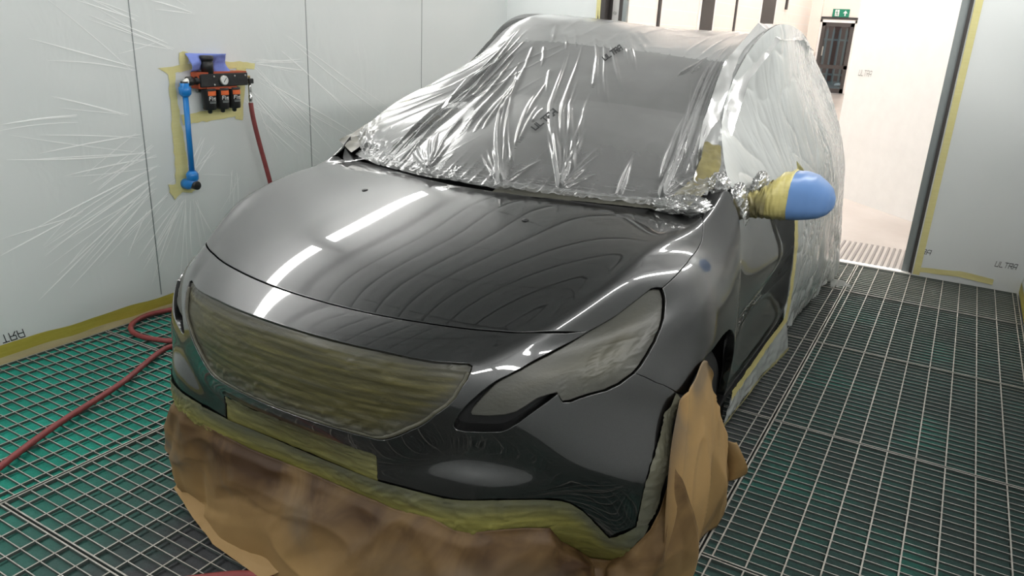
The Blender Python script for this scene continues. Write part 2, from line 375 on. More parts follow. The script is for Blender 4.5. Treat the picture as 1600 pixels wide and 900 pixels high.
# panel outlines on the front surface, right half, (s, t) parameters
O_hood=[(4.0,0),(4.0,1.5),(4.0,3.0),(4.0,4.2),(3.998,4.551),(3.78,4.621),(3.612,4.665),(3.33,4.67),(3.117,4.686),(3.024,4.702),(2.982,4.77),(2.974,4.889),(2.612,4.932),(2.094,4.984),(1.455,4.97),(1.093,4.902),(0.788,4.731),(0.48,4.493),(0.16,4.2),(0.03,3.9),(0.02,3.0),(0.02,1.5),(0.02,0)]
O_bumper=[(4.03,0),(4.03,1.5),(4.03,3.0),(4.03,4.2),(3.958,4.564),(4.174,4.54),(4.619,4.457),(5.035,4.344),(5.202,4.233),(5.354,4.086),(5.513,3.959),(5.698,3.779),(5.974,3.475),(6.217,3.23),(6.324,3.199),(6.384,3.311),(6.405,3.619),(6.387,4.044),(6.355,4.342),(6.301,4.449),(6.153,4.616),(5.902,4.846),(5.754,4.977),(5.628,5.065),(5.588,5.092),(5.709,5.168),(5.777,5.225),(5.772,5.355),(5.711,5.465),(5.633,5.653),(5.54,5.914),(5.342,6.125),(4.954,6.283),(5.036,7.0),(4.834,8.207),(5.553,8.339),(6.243,7.769),(6.604,7.226),(6.929,6.862),(7.359,6.596),(8.025,6.458),(8.905,6.398),(9.567,6.327),(9.841,5.981),(10.117,5.758),(10.097,5.694),(9.924,5.592),(9.657,5.444),(9.216,5.227),(9.008,5.064),(8.938,4.958),(8.917,4.828),(8.945,4.482),(8.954,4.014),(9.041,3.367),(9.049,2.752),(9.043,2.158),(9.048,1.679),(9.078,1.249),(8.097,1.237),(7.841,1.233),(7.778,1.169),(7.726,0.803),(7.657,0.454),(7.62,0.2),(7.6,0)]
O_pocket=[(5.2,4.231),(5.354,4.086),(5.513,3.959),(5.698,3.779),(5.974,3.475),(6.217,3.23),(6.324,3.199),(6.384,3.311),(6.405,3.619),(6.387,4.044),(6.355,4.342),(6.301,4.449),(6.153,4.616),(5.902,4.846),(5.754,4.977),(5.628,5.065),(5.583,5.2),(5.5,5.2),(5.2,4.6)]
O_lamp=[(3.958,4.564),(3.78,4.621),(3.612,4.665),(3.33,4.67),(3.117,4.686),(3.024,4.702),(2.982,4.77),(2.974,4.889),(3.112,5.104),(3.303,5.383),(3.525,5.702),(3.745,5.947),(4.072,6.198),(4.421,6.292),(4.702,6.315),(4.954,6.283),(5.342,6.125),(5.54,5.914),(5.633,5.653),(5.711,5.465),(5.772,5.355),(5.777,5.225),(5.709,5.168),(5.588,5.092),(5.652,4.948),(5.703,4.84),(5.854,4.714),(5.994,4.562),(6.065,4.389),(6.109,4.129),(6.116,3.849),(6.112,3.721),(6.052,3.658),(5.947,3.708),(5.839,3.803),(5.593,3.978),(5.381,4.096),(5.202,4.233),(5.035,4.344),(4.619,4.457),(4.174,4.54)]
O_grille=[(4.985,0),(4.982,0.5),(4.98,1.0),(4.976,1.316),(5.012,1.708),(5.024,2.219),(4.983,3.007),(4.969,3.258),(5.027,3.411),(5.156,3.461),(5.368,3.455),(5.764,3.181),(5.931,2.909),(6.138,2.443),(6.576,1.836),(6.846,1.566),(6.993,1.415),(7.033,1.321),(7.03,1.1),(7.03,0.7),(7.03,0.3),(7.03,0)]
O_fender=[(2.974,4.889),(3.112,5.104),(3.303,5.383),(3.525,5.702),(3.745,5.947),(4.072,6.198),(4.421,6.292),(4.702,6.315),(4.954,6.283),(5.036,7.0),(4.834,8.207),(4.6,8.95),(4.3,9.25),(3.8,9.15),(3.218,8.984),(2.848,9.136),(2.273,8.804),(1.826,8.771),(1.44,9.126),(1.191,9.434),(0.75,9.7),(0.35,9.93),(0.03,9.98),(0.02,8.0),(0.02,7.0),(0.02,6.0),(0.02,5.3),(0.02,4.9),(0.05,4.5),(0.3,4.4),(0.48,4.493),(0.788,4.731),(1.093,4.902),(1.455,4.97),(2.094,4.984),(2.612,4.932)]
O_plate=[(7.6,0),(7.62,0.2),(7.657,0.454),(7.726,0.803),(7.778,1.169),(7.841,1.233),(8.097,1.237),(9.078,1.249)]
O_band_top=[(9.05,0),(9.05,0.7),(9.078,1.249),(9.048,1.679),(9.043,2.158),(9.049,2.752),(9.041,3.367),(8.954,4.014),(8.945,4.482),(8.917,4.828),(8.938,4.958),(9.008,5.064),(9.216,5.227),(9.657,5.444),(9.924,5.592),(10.097,5.694),(10.117,5.758),(9.841,5.981),(9.567,6.327)]
O_band_low=[(9.95,0),(9.93,0.45),(9.911,0.827),(9.883,1.178),(9.949,1.523),(9.844,2.452),(10.144,3.132),(10.194,3.535),(10.047,3.982),(10.018,4.454),(10.058,4.789),(10.728,4.921),(11.101,5.133),(11.66,5.323),(12.0,5.362),(11.029,5.866),(10.049,6.267),(9.515,6.63)]
O_archedge=[(9.567, 6.327), (8.905, 6.398), (8.025, 6.458), (7.359, 6.596), (6.929, 6.862), (6.604, 7.226), (6.243, 7.769), (5.553, 8.339), (4.893, 8.152)]
O_archtape=[(9.515, 6.63), (8.944, 6.992), (7.458, 7.5), (6.318, 9.304), (4.812, 10.0), (4.606, 9.671)]
# ---------- panel cutting ----------
def mirror_half(h,close_top=None):
    """right half outline from centre to centre -> full outline"""
    L=[(s,-t) for s,t in reversed(h) if abs(t)>1e-6]
    return list(h)+L
def flip(poly): return [(s,-t) for s,t in reversed(poly)]
def densify(poly,step):
    out=[]; n=len(poly)
    for i in range(n):
        a=np.array(poly[i]);b=np.array(poly[(i+1)%n]); k=max(1,int(math.ceil(np.linalg.norm(b-a)/step)))
        for j in range(k): out.append(a+(b-a)*j/k)
    return np.array(out)
def inside(P,poly):
    x,y=P[:,0],P[:,1]; r=np.zeros(len(P),bool); n=len(poly)
    for i in range(n):
        x0,y0=poly[i];x1,y1=poly[(i+1)%n]
        c=((y0>y)!=(y1>y)); 
        with np.errstate(divide='ignore',invalid='ignore'): xx=(x1-x0)*(y-y0)/(y1-y0)+x0
        r^=c&(x<xx)
    return r
def dist_poly(P,poly):
    d=np.full(len(P),1e9)
    for i in range(len(poly)):
        a=np.array(poly[i]);b=np.array(poly[(i+1)%len(poly)]); e=b-a; L=e@e
        if L<1e-14: continue
        t=np.clip(((P-a)@e)/L,0,1); d=np.minimum(d,np.linalg.norm(P-(a+t[:,None]*e),axis=1))
    return d
def area2(poly): 
    p=np.array(poly);q=np.roll(p,-1,0); return .5*np.sum(p[:,0]*q[:,1]-q[:,0]*p[:,1])
def panel(name,sf,poly,mat,parent,t0=10.,gap=.0022,off=0.,step=.13,depth=.022,holes=(),disp=None,dust=None,lip=True,nrm=True,estep=.09):
    """cut an outline (s, t) from surface sf; rolled edge + skirt so that gaps have depth"""
    loops=[]
    for k,pl in enumerate([poly]+list(holes)):
        pl=list(pl)
        if (area2(pl)<0)!=(k>0): pl=pl[::-1]
        pl=densify(pl,estep); loops.append(pl)
    def frame(st,closed=True):
        s,t=st[:,0],st[:,1]+t0; P=sf(s,t); Ps=sf(s,t,(1,0)); Pt=sf(s,t,(0,1)); N=sf.nrm(s,t); return P,Ps,Pt,N
    ins=[];outd=[]
    for pl in loops:
        P,Ps,Pt,N=frame(pl); T=np.roll(P,-1,0)-np.roll(P,1,0); T/=np.linalg.norm(T,axis=1,keepdims=True)+1e-12
        O=np.cross(T,N); O/=np.linalg.norm(O,axis=1,keepdims=True)+1e-12
        # sign: outward = away from the material; test in (s,t)
        d=-O*gap
        A=np.einsum('ij,ij->i',Ps,Ps);B=np.einsum('ij,ij->i',Ps,Pt);Cc=np.einsum('ij,ij->i',Pt,Pt);x=np.einsum('ij,ij->i',Ps,d);y=np.einsum('ij,ij->i',Pt,d)
        det=A*Cc-B*B+1e-12; ds=np.stack([(Cc*x-B*y)/det,(A*y-B*x)/det],1)
        e=np.roll(pl,-1,0)-np.roll(pl,1,0); left=np.stack([-e[:,1],e[:,0]],1)   # material lies left of travel for ccw outer / cw holes
        sg=np.sign(np.einsum('ij,ij->i',ds,left)); sg[sg==0]=1; ds*=sg[:,None]
        n_=np.linalg.norm(ds,axis=1,keepdims=True); ds*=np.minimum(1,.15/(n_+1e-9))*(1 if gap>=0 else -1)
        ins.append(pl+ds); outd.append(O*np.where(sg>0,1,-1)[:,None]*(1 if gap>=0 else -1))
    allb=np.concatenate(ins)
    lo=allb.min(0);hi=allb.max(0)
    gs=np.arange(lo[0],hi[0],step);gt=np.arange(lo[1],hi[1],step); g=np.stack(np.meshgrid(gs,gt,indexing='ij'),-1).reshape(-1,2)
    m=inside(g,ins[0])
    for h in ins[1:]: m&=~inside(g,h)
    g=g[m]; d=np.full(len(g),1e9)
    for l in ins: d=np.minimum(d,dist_poly(g,l))
    g=g[d>step*.45]
    V=np.concatenate([allb,g]); E=[];o=0
    for l in ins: E+=[(o+i,o+(i+1)%len(l)) for i in range(len(l))]; o+=len(l)
    v2,e2,f2,ov,_,_=delaunay_2d_cdt([Vector(p) for p in V],E,[],0,1e-7)
    V2=np.array([tuple(p) for p in v2]); F=np.array([f for f in f2 if len(f)==3],int)
    c=V2[F].mean(1); m=inside(c,ins[0])
    for h in ins[1:]: m&=~inside(c,h)
    F=F[m]
    P,_,_,N=frame(V2)
    dd=np.zeros(len(V2))
    if disp is not None: dd=disp(V2,P)
    Q=P+N*(off+dd)[:,None] if np.ndim(off+dd) else P+N*off
    a,b,c_=Q[F[:,0]],Q[F[:,1]],Q[F[:,2]]; fl=np.einsum('ij,ij->i',np.cross(b-a,c_-a),N[F[:,0]])<0; F[fl]=F[fl][:,::-1]
    VV=[Q];FF=[F];NN=[N.copy()]; base=len(Q); du=[np.zeros(len(Q))]
    if lip:
        for l,O in zip(ins,outd):
            Pl,_,_,Nl=frame(l); q0=Pl+Nl*off; k=len(l)
            prof=[(0,0),(.0011,.0005),(.0018,.0022),(.0019,depth)]
            rows=[q0+O*a_-Nl*b_ for a_,b_ in prof]
            rn=[Nl,(Nl*.8+O*.6),(O),(O)]
            for r,n_ in zip(rows,rn): VV.append(r);NN.append(n_/np.linalg.norm(n_,axis=1,keepdims=True)); du.append(np.ones(k))
            i=np.arange(k);j=(i+1)%k
            for r in range(len(prof)-1):
                A_=base+r*k;B_=base+(r+1)*k; FF+= [np.stack([A_+i,B_+i,B_+j],1),np.stack([A_+i,B_+j,A_+j],1)]
            base+=k*len(prof)
    VV=np.concatenate(VV);FF=np.concatenate(FF);NN=np.concatenate(NN)
    me=npmesh(name,VV,FF)
    if nrm and disp is None: me.normals_split_custom_set_from_vertices([tuple(n) for n in NN])
    if dust is not None:
        dv=np.ones(len(VV)); dv[:len(V2)]=dust(V2,P,ins[0]); set_attr(me,'dust',dv)
    return link(name,me,mat,parent)
FOLDS=[((2.384,.751),(1.718,.546)),((2.378,.704),(1.782,.429)),((2.357,.675),(1.824,.328)),((2.346,.644),(1.872,.253)),((2.39,.798),(1.92,.769)),((2.357,.824),(1.691,.87)),((2.323,1.227),(1.86,1.353)),((2.539,1.304),(2.122,1.456)),((2.514,1.333),(2.209,1.437)),((2.669,1.479),(2.444,1.528)),((2.317,.915),(1.825,.88)),((2.379,.853),(2.056,.675)),((3.053,1.2),(3.42,.847)),((3.074,1.175),(3.635,.687)),((3.059,1.159),(3.88,.756)),((2.992,1.11),(3.361,.738)),((3.018,1.057),(3.262,.805)),((3.037,1.004),(3.52,.68)),((3.075,.913),(3.332,.703)),((3.055,1.227),(3.414,1.183)),((3.056,1.233),(3.392,1.248)),((3.246,1.292),(3.882,.847)),((3.3,1.362),(4.144,.869)),((2.522,.559),(2.25,.25)),((2.506,.551),(2.288,.172)),((2.483,.555),(2.222,.308)),((2.529,.551),(2.446,.129)),((2.559,.546),(2.535,.249)),((2.587,.541),(2.688,.323)),((2.681,.863),(2.524,.683)),((2.736,.807),(2.578,.641)),((2.842,.673),(2.803,.489)),((2.871,.651),(2.864,.471)),((2.304,.538),(2.174,.336)),((2.428,.598),(2.153,.438)),((2.016,1.029),(1.69,1.014)),((2.262,1.01),(1.916,1.117)),((2.022,.435),(1.723,.234)),((1.983,.597),(1.6,.473)),((2.351,1.441),(2.087,1.512))]
WALLTAPE=[[(2.448,1.218),(2.643,1.241),(2.647,1.21),(2.497,1.184)],[(2.499,1.208),(2.477,.607),(2.572,.591),(2.544,.925),(2.534,1.192),(2.451,1.215)],[(2.821,1.247),(3.046,1.23),(3.039,1.2),(2.818,1.212)],[(2.914,1.216),(2.982,1.208),(2.932,.932),(2.88,.943)],[(2.547,.989),(2.932,1.028),(2.925,.96),(2.553,.937)],[(2.434,.653),(2.617,.639),(2.605,.6),(2.556,.587),(2.535,.611),(2.495,.597),(2.462,.569),(2.437,.613)],[(2.567,1.291),(2.619,1.297),(2.612,1.236),(2.567,1.231)]]
LBAND=(.42,.66)
# ---------- spray booth shell ----------
XL,XR,YB,YF,HC=-3.40,.555,5.73,-2.4,2.72
def struct(name,mb,mat,parent=None,smooth=False): 
    o=mb.build(name,mat,parent,smooth) if isinstance(mb,MB) else mb
    if parent is None: o['kind']='structure'
    return o
wl=struct('wall_left',MB().box((XL-.08,YF,-.35),(XL,YB,HC+.1)),MAT['wall_film'])
struct('wall_right',MB().box((XR,YF,-.35),(XR+.08,YB+.06,HC+.1)),MAT['wall_film'])
DL,DR=-2.545,-.095      # door opening
wb=struct('wall_back',MB().box((XL-.08,YB,-.35),(DL-.03,YB+.06,HC+.1)).box((DR+.012,YB,-.35),(XR+.08,YB+.06,HC+.1)).box((DL-.03,YB,2.62),(DR+.012,YB+.06,HC+.1)),MAT['wall_film'])
struct('wall_front',MB().box((XL-.08,YF-.08,-.35),(XR+.08,YF,HC+.1)),MAT['wall_film'])
ce=struct('ceiling',MB().box((XL-.08,YF-.08,HC),(XR+.08,YB+.06,HC+.08)),MAT['ceiling_frame'])
# ceiling: quilted filter pads in a frame grid
xs=np.linspace(-3.1,.27,15); ys=np.linspace(YF+.1,YB-.1,11)
pad=None
for i in range(14):
    for j in range(10):
        w_,d_=xs[1]-xs[0]-.012,ys[1]-ys[0]-.016
        if pad is None:
            n=13; a=np.linspace(-.5,.5,n); X,Y=np.meshgrid(a,a,indexing='ij'); Z=-.006-.009*np.clip((1-(2*X)**6)*(1-(2*Y)**6),0,1)-.002*np.abs(np.sin(X*math.pi*2))
            pad=npmesh('ceiling_filter_pad',np.stack([X*w_,Y*d_,Z],-1).reshape(-1,3),quads(n,n))
        o=link('ceiling_filter_pad',pad,MAT['ceiling'],ce); o.location=((xs[i]+xs[i+1])/2,(ys[j]+ys[j+1])/2,HC)
# seams in the film lining of the left wall
for y in (-1.02,.096,1.213,2.33,3.447,4.564): MB().box((XL-.001,y-.0025,.09),(XL+.0015,y+.0025,2.2)).build('seam',MAT['galv'],wl)
# folds: thin raised creases in the wall film
folds=FOLDS
m=MB()
for (a,b) in folds:
    for rep in range(3):
        a_=np.array(a)+RNG.normal(0,.012*rep,2); b_=np.array(b)+RNG.normal(0,.045*rep,2)+ (0 if rep==0 else .1)*(np.array(a)-np.array(b))
        d=b_-a_; L=np.linalg.norm(d); d/=L; nrm=np.array([-d[1],d[0]]); n=9; bow=RNG.normal(0,.012)*L
        V=[]
        for k in range(n):
            t=k/(n-1); wd=(.0034,.0024,.0018)[rep]*math.sin(math.pi*min(1,t*.9+.08))**.6; p=a_+d*L*t+nrm*bow*math.sin(math.pi*t)
            V+=[(XL+.0004,*(p-nrm*wd)),(XL+.0004+wd*.45,*p),(XL+.0004,*(p+nrm*wd))]
        F=[]
        for k in range(n-1):
            for q in range(2): F.append((k*3+q,k*3+q+1,k*3+q+4,k*3+q+3))
        m.add(V,F)
fo=m.build('film_creases',MAT['crease_highlight'],wl,True); fo['kind']='stuff'
# tape along wall feet
def wall_strip(name,pts,mat,parent,n=40,wav=.006,thick=.002,side='L',seed=0):
    """ribbon between two poly-lines (y or x, z_low, z_high) on a wall"""
    t=np.linspace(pts[0][0],pts[-1][0],n); lo=np.interp(t,[p[0] for p in pts],[p[1] for p in pts]); hi=np.interp(t,[p[0] for p in pts],[p[2] for p in pts])
    lo=lo+ (vnoise1(t*9,seed)-.5)*wav*.6; hi=hi+(vnoise1(t*7,seed+3)-.5)*wav*2
    rows=[]
    for f in (0,.33,.66,1):
        z=lo+(hi-lo)*f; e=thick+(vnoise2(t*14,z*60,seed)-.3)*.004
        rows.append(np.stack([XL+e if side=='L' else t, t if side=='L' else YB-e, z],-1))
    o=MB().grid(np.array(rows)).build(name,mat,parent,True); set_attr(o.data,'dust',vnoise2(np.array([v.co.y*3+v.co.x*3 for v in o.data.vertices]),np.array([v.co.z*9 for v in o.data.vertices]),4)*.8); return o
wall_strip('floor_tape',[(YF,.022,.078),(YB,.022,.078)],MAT['tape_floor'],wl,160,seed=1)['label']='mustard masking tape along the foot of the wall'
wall_strip('floor_tape_lower',[(YF,-.004,.026),(YB,-.004,.026)],MAT['tape_pale'],wl,160,thick=.004,seed=2)
wall_strip('door_tape',[(-.072,.0,2.6),(-.03,.0,2.6)],MAT['tape_yellow'],wb,6,wav=0,side='B',seed=3)
wall_strip('door_tape',[(-2.60,.0,2.6),(-2.565,.0,2.6)],MAT['tape_yellow'],wb,6,wav=0,side='B',seed=4)
wall_strip('foot_tape',[(-.05,.02,.05),(.2,.035,.075),(.40,.02,.055)],MAT['tape_yellow'],wb,30,side='B',seed=5)
o=MB().grid(np.array([[(XR-.002,y,z) for y in np.linspace(3.6,YB,20)] for z in (.0,.03,.07)])).build('foot_tape',MAT['tape_floor'],bpy.data.objects['wall_right']); set_attr(o.data,'dust',np.zeros(60))
# rectangles of tape round the air unit and the pipe
tapes=WALLTAPE
for k,poly in enumerate(tapes):
    p=np.array(poly); q=densify([tuple(a) for a in p],.03); q=q+RNG.normal(0,.003,q.shape)
    c=[Vector(a) for a in q]; E_=[(i,(i+1)%len(c)) for i in range(len(c))]
    v2,_,f2,_,_,_=delaunay_2d_cdt(c,E_,[],1,1e-7)
    V=np.array([(XL+.002+.0006*k+.003*float(vnoise2(v[0]*30,v[1]*30,k)),v[0],v[1]) for v in v2])
    me=npmesh('wall_tape',V,[f for f in f2 if len(f)==3]); set_attr(me,'dust',vnoise2(V[:,1]*6,V[:,2]*6,k)*.5); link('wall_tape',me,MAT['tape_yellow'],wl)
# ---------- printed lettering on the films ----------
STROKES={'U':[[(0,1),(0,0),(.85,0),(.85,1)]],'L':[[(0,1),(0,0),(.8,0)]],'T':[[(0,1),(.9,1)],[(.45,1),(.45,0)]],'R':[[(0,0),(0,1),(.85,1),(.85,.48),(.1,.48)],[(.45,.48),(.9,0)]],'A':[[(0,0),(0,.8),(.2,1),(.85,1),(.85,0)],[(0,.42),(.85,.42)]],
 'F':[[(0,0),(0,1),(.8,1)],[(0,.5),(.6,.5)]],'i':[[(0,0),(0,.6)],[(0,.8),(0,.95)]],'r':[[(0,0),(0,.6)],[(0,.5),(.35,.6)]],'o':[[(0,0),(0,.6),(.5,.6),(.5,0),(0,0)]]}
def word_quads(txt,adv=1.18,wd=.13,slant=.22):
    out=[]; x=0
    for ch in txt:
        for pl in STROKES[ch]:
            for a,b in zip(pl[:-1],pl[1:]):
                a=np.array(a,float);b=np.array(b,float);d=(b-a)/np.linalg.norm(b-a);n=np.array([-d[1],d[0]])*wd/2*(1.0); e=d*wd*.45
                k=3
                for q in range(k):
                    p0=a-e+(b-a+2*e)*q/k;p1=a-e+(b-a+2*e)*(q+1)/k
                    out.append([(px+x+py*slant,py) for px,py in (p0-n,p1-n,p1+n,p0+n)])
        x+=adv if ch not in 'ir' else adv*.5
    return out,x
def word(name,txt,mapf,mat,parent,**kw):
    qs,W=word_quads(txt,**kw); m=MB()
    for k,q in enumerate(qs): m.add([mapf(a/W,b,k) for a,b in q],[(0,1,2,3)])
    return m.build(name,mat,parent)
MATP=MAT['print_black']
wr_=wb
word('printed_word','ULTRA',lambda a,b,k:(.385+a*.125,YB-.0016-k*2e-6,.147+b*.034-a*.0),MATP,wb)
word('printed_word','RA',lambda a,b,k:(-.068+.02+a*.06,YB-.0016-k*2e-6,.150+b*.032),MATP,wb)
word('printed_word','ULTRA',lambda a,b,k:(XL+.0016+k*2e-6,1.475+a*.17,.125-b*.036),MATP,wl)
# ---------- light boxes in the upper corners ----------
lt=None
def light_box(x,side,y0,y1):
    """slanted glazed light box between wall and ceiling"""
    o=empty('ceiling_light',(x,(y0+y1)/2,0))
    L=(y1-y0)/2
    prof=[(0,2.26),(.20*side,2.60)] if True else None
    m=MB(); dx=.19*side; z0,z1=2.24,2.62
    m.prism([(0,z0-.03),(dx,z1),(dx,z1+.10),(0,z1+.10)],1,-L,L); m.build('housing',MAT['white_lining'],o)
    n=np.array([z1-z0,0,-dx]); n/=np.linalg.norm(n)*(1 if side>0 else 1)
    if n[2]>0: n=-n
    a=np.array([0,0,z0]);b=np.array([dx,0,z1])
    f0,f1=LBAND
    P=np.array([[a+(b-a)*f+n*.012+np.array([0,y,0]) for y in (-L+.06,L-.06)] for f in (f0,f1)])
    MB().grid(P).build('diffuser',MAT['tube'],o)
    return o
ygap=[2.655+1.5*k for k in range(-3,3)]
for side,x,nm in ((1,XL,'left'),(-1,XR,'right')):
    for k in range(-4,2):
        y0=2.68+1.5*k; y1=y0+1.5-.10
        if y0<YF: y0=YF+.02
        if y1>YB: y1=YB-.05
        if y1-y0<.3: continue
        o=light_box(x,side,y0,y1); where=['over the camera end','over the camera end','over the nearest floor','beside the car nose','along the car doors','nearest the open doorway'][k+4]
        tag(o,'slanted light box under the ceiling on the %s wall, number %s counted from the doorway'%('pipe' if side>0 else 'lettered','one two three four five six'.split()[1-k]),'light',group='booth light boxes')
# ---------- floor: pit, filters, gratings ----------
fl=struct('floor',MB().box((XL-.1,YF-.1,-.42),(XR+.1,YB+.02,-.36)),MAT['filter_grey'])
xj=[-3.385,-2.373,-1.398,-.423,.548]; yj=[-2.04,-1.03,-.02,.99,2.0,3.01,4.02,5.03,5.70]
BAR=None; XB={}
def barmesh(L): return MB().box((-.0024,-L/2,-.010),(.0024,L/2,.0006)).mesh('bar')
bmesh_cache={}
PITCHX=.1; PITCHY=.0421
def grating(x0,x1,y0,y1,single,phase,mat):
    cx,cy=(x0+x1)/2,(y0+y1)/2; Lx,Ly=x1-x0-.008,y1-y0-.008
    key=(round(Lx,3),round(Ly,3))
    if key not in bmesh_cache:
        fr=MB()
        for s in (-1,1):
            fr.box((s*Lx/2-(.005 if s>0 else 0),-Ly/2,-.012),(s*Lx/2+(.005 if s<0 else 0),Ly/2,.001))
            fr.box((-Lx/2,s*Ly/2-(.005 if s>0 else 0),-.012),(Lx/2,s*Ly/2+(.005 if s<0 else 0),.001))
        cr=MB(); n=int(round(Ly/PITCHY))
        for k in range(1,n): 
            y=-Ly/2+k*Ly/n; cr.box((-Lx/2,y-.0016,-.008),(Lx/2,y+.0016,.0))
        bmesh_cache[key]=(fr.mesh('grating_frame'),cr.mesh('cross_bars'),barmesh(Ly))
    fr,cr,br=bmesh_cache[key]
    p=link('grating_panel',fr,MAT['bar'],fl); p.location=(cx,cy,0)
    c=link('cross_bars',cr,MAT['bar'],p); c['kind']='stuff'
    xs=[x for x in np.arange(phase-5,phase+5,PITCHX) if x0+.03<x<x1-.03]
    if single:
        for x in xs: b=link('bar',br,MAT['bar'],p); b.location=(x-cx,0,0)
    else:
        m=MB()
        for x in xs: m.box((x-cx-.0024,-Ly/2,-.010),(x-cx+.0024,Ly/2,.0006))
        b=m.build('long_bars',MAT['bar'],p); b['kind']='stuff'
    # filter blanket just below the bars
    n=9; a=np.linspace(-.5,.5,n); X,Y=np.meshgrid(a,a,indexing='ij'); Z=-.0105-.008*np.clip((1-(2*X)**8)*(1-(2*Y)**8),0,1)*(.6+.8*vnoise2(X*3+x0*7,Y*3+y0*5,3))
    link('filter_blanket',npmesh('filter_blanket',np.stack([X*Lx,Y*Ly,Z],-1).reshape(-1,3),quads(n,n)),mat,p)
for i in range(4):
    for j in range(8):
        y0,y1=yj[j],yj[j+1]
        vis=(y0>=-.1) and not (i in(1,2) and y0>3.5)
        if j==7: mat=MAT['filter_pale']
        elif i==0: mat=MAT['filter_green']
        elif i in (1,2): mat=MAT['filter_mid'] if i==1 else MAT['filter_grey']
        else: mat=MAT['filter_dusty']
        grating(xj[i],xj[i+1],y0,y1,vis,[-3.425+.0,-3.405,-.4836,-.3836][i] if i!=3 else -.3836,mat)
# pit-edge angles between the panel rows, threshold
for x in (-2.373,-.423): MB().box((x-.009,YF,-.05),(x-.004,YB-.02,.002)).box((x+.003,YF,-.05),(x+.008,YB-.02,.002)).build('floor_rail',MAT['bar'],fl)
# green strip glimpsed along the right rail: filter turned up at the edge
MB().box((-.412,-2.0,-.05),(-.390,5.0,-.03)).build('filter_edge',MAT['filter_green'],fl)
# ---------- doorway and the hall behind ----------
struct('trim_1',MB().box((DL-.04,YB-.004,0),(DL+.018,YB+.07,2.62)).box((DL-.04,YB-.004,2.62),(DR+.01,YB+.07,2.68)),MAT['dark_frame'])
struct('trim_2',MB().box((DR-.004,YB-.006,0),(DR+.016,YB+.07,2.62)),MAT['dark_frame'])
struct('trim_3',MB().box((DR-.05,YB+.012,.0),(DR-.004,YB+.06,2.62)),MAT['galv'])
# left door leaf standing open: seen edge on
dl=struct('door_1',MB().box((-2.50,YB+.08,.02),(-2.445,YB+.13,2.58)),MAT['white_paint'])
MB().box((-2.53,YB+.075,.0),(-2.50,YB+.12,2.58)).box((-2.445,YB+.075,0),(-2.415,YB+.12,2.58)).build('seal',MAT['dark_frame'],dl)
MB().box((-2.415,YB+.075,0),(-2.385,YB+.12,2.58)).build('edge_strip',MAT['galv'],dl)
MB().lathe([(.012,0),(.012,.01)],(-2.478,YB+.07,1.61),1,10).build('bolt_head',MAT['steel'],dl)
# threshold and ribbed ramp mat
struct('trim_4',MB().box((DL,YB-.03,-.02),(DR+.01,YB+.035,.006)),MAT['white_paint'])
hf=struct('floor_hall',MB().box((-6,YB+.02,-.3),(5,24.4,-.012)),MAT['hall_floor']); hf.name='floor_2'
ramp=empty('ramp_mat',((DL+DR)/2,YB+.04,-.012)); tag(ramp,'ribbed beige ramp mat just outside the booth doorway','mat')
MB().box((DL-(DL+DR)/2,.0,0),(DR-(DL+DR)/2+.3,.62,.006)).build('base_sheet',MAT['hall_floor'],ramp)
m=MB(); x=DL-(DL+DR)/2+.02
while x<DR-(DL+DR)/2+.3: m.box((x,.01,.006),(x+.016,.61,.016)); x+=.04
o=m.build('ribs',MAT['ramp_rib'],ramp); o['kind']='stuff'
# hall walls of painted blockwork with piers, openings and pipes
XH=-4.3; YE=24.2
wh=struct('wall_hall_side',MB().box((XH-.3,YB+.1,-.02),(XH,YE+.3,6.)),MAT['cream_block']); wh.name='wall_3'
we=struct('wall_hall_end',MB().box((XH-.3,YE,-.02),(-3.98,YE+.25,6)).box((-3.04,YE,-.02),(5,YE+.25,6)).box((-3.98,YE,1.93),(-3.04,YE+.25,6)),MAT['cream_block']); we.name='wall_4'
struct('wall_5',MB().box((4.9,YB+.1,-.02),(5.2,YE+.3,6)),MAT['cream_block'])
struct('ceiling_2',MB().box((XH-.3,YB-.2,6.),(5.2,YE+.3,6.2)),MAT['roof_sheet'])
struct('wall_6',MB().box((XH-.3,YB+.07,HC+.1),(5.2,YB+.2,6.)).box((XR+.08,YB+.07,-.02),(5.2,YB+.2,6.)).box((XH-.3,YB+.07,-.02),(XL-.08,YB+.2,6.)),MAT['cream_block'])
# mortar joints on the side wall: each course a thin recessed line
m=MB()
for k in range(1,16): m.box((XH-.001,8.,.225*k-.004),(XH+.0006,YE,.225*k+.004))
o=m.build('mortar_courses',MAT['white_lining'],wh); o['kind']='stuff'
for a,b in ((13.82,14.55),(18.2,19.46)):
    MB().box((XH-.05,a,0),(XH+.03,b,3.9)).build('dark_shutter_post',MAT['hall_post'],wh)
    MB().box((XH-.05,a-.12,0),(XH+.02,a,3.9)).box((XH-.05,b,0),(XH+.02,b+.12,3.9)).build('post_edging',MAT['white_paint'],wh)
for y in (11.75,16.1): MB().box((XH,y-.045,0),(XH+.025,y+.045,4.4)).build('conduit',MAT['hall_post'],wh)
MB().box((XH,20.6,2.10),(XH+.04,20.75,2.36)).build('wall_switch',MAT['hall_post'],wh)
MB().box((-4.05,YE-.25,0),(-3.99+.0,YE,1.1)).box((-4.3,YE-.12,0),(-4.0,YE,6)).build('pier',MAT['cream_block'],we)
MB().box((-4.0,YE-.03,1.99),(-3.02,YE,2.05)).build('lintel_dark_strip',MAT['hall_post'],we)  # solid dark strip across the wall above the door trim
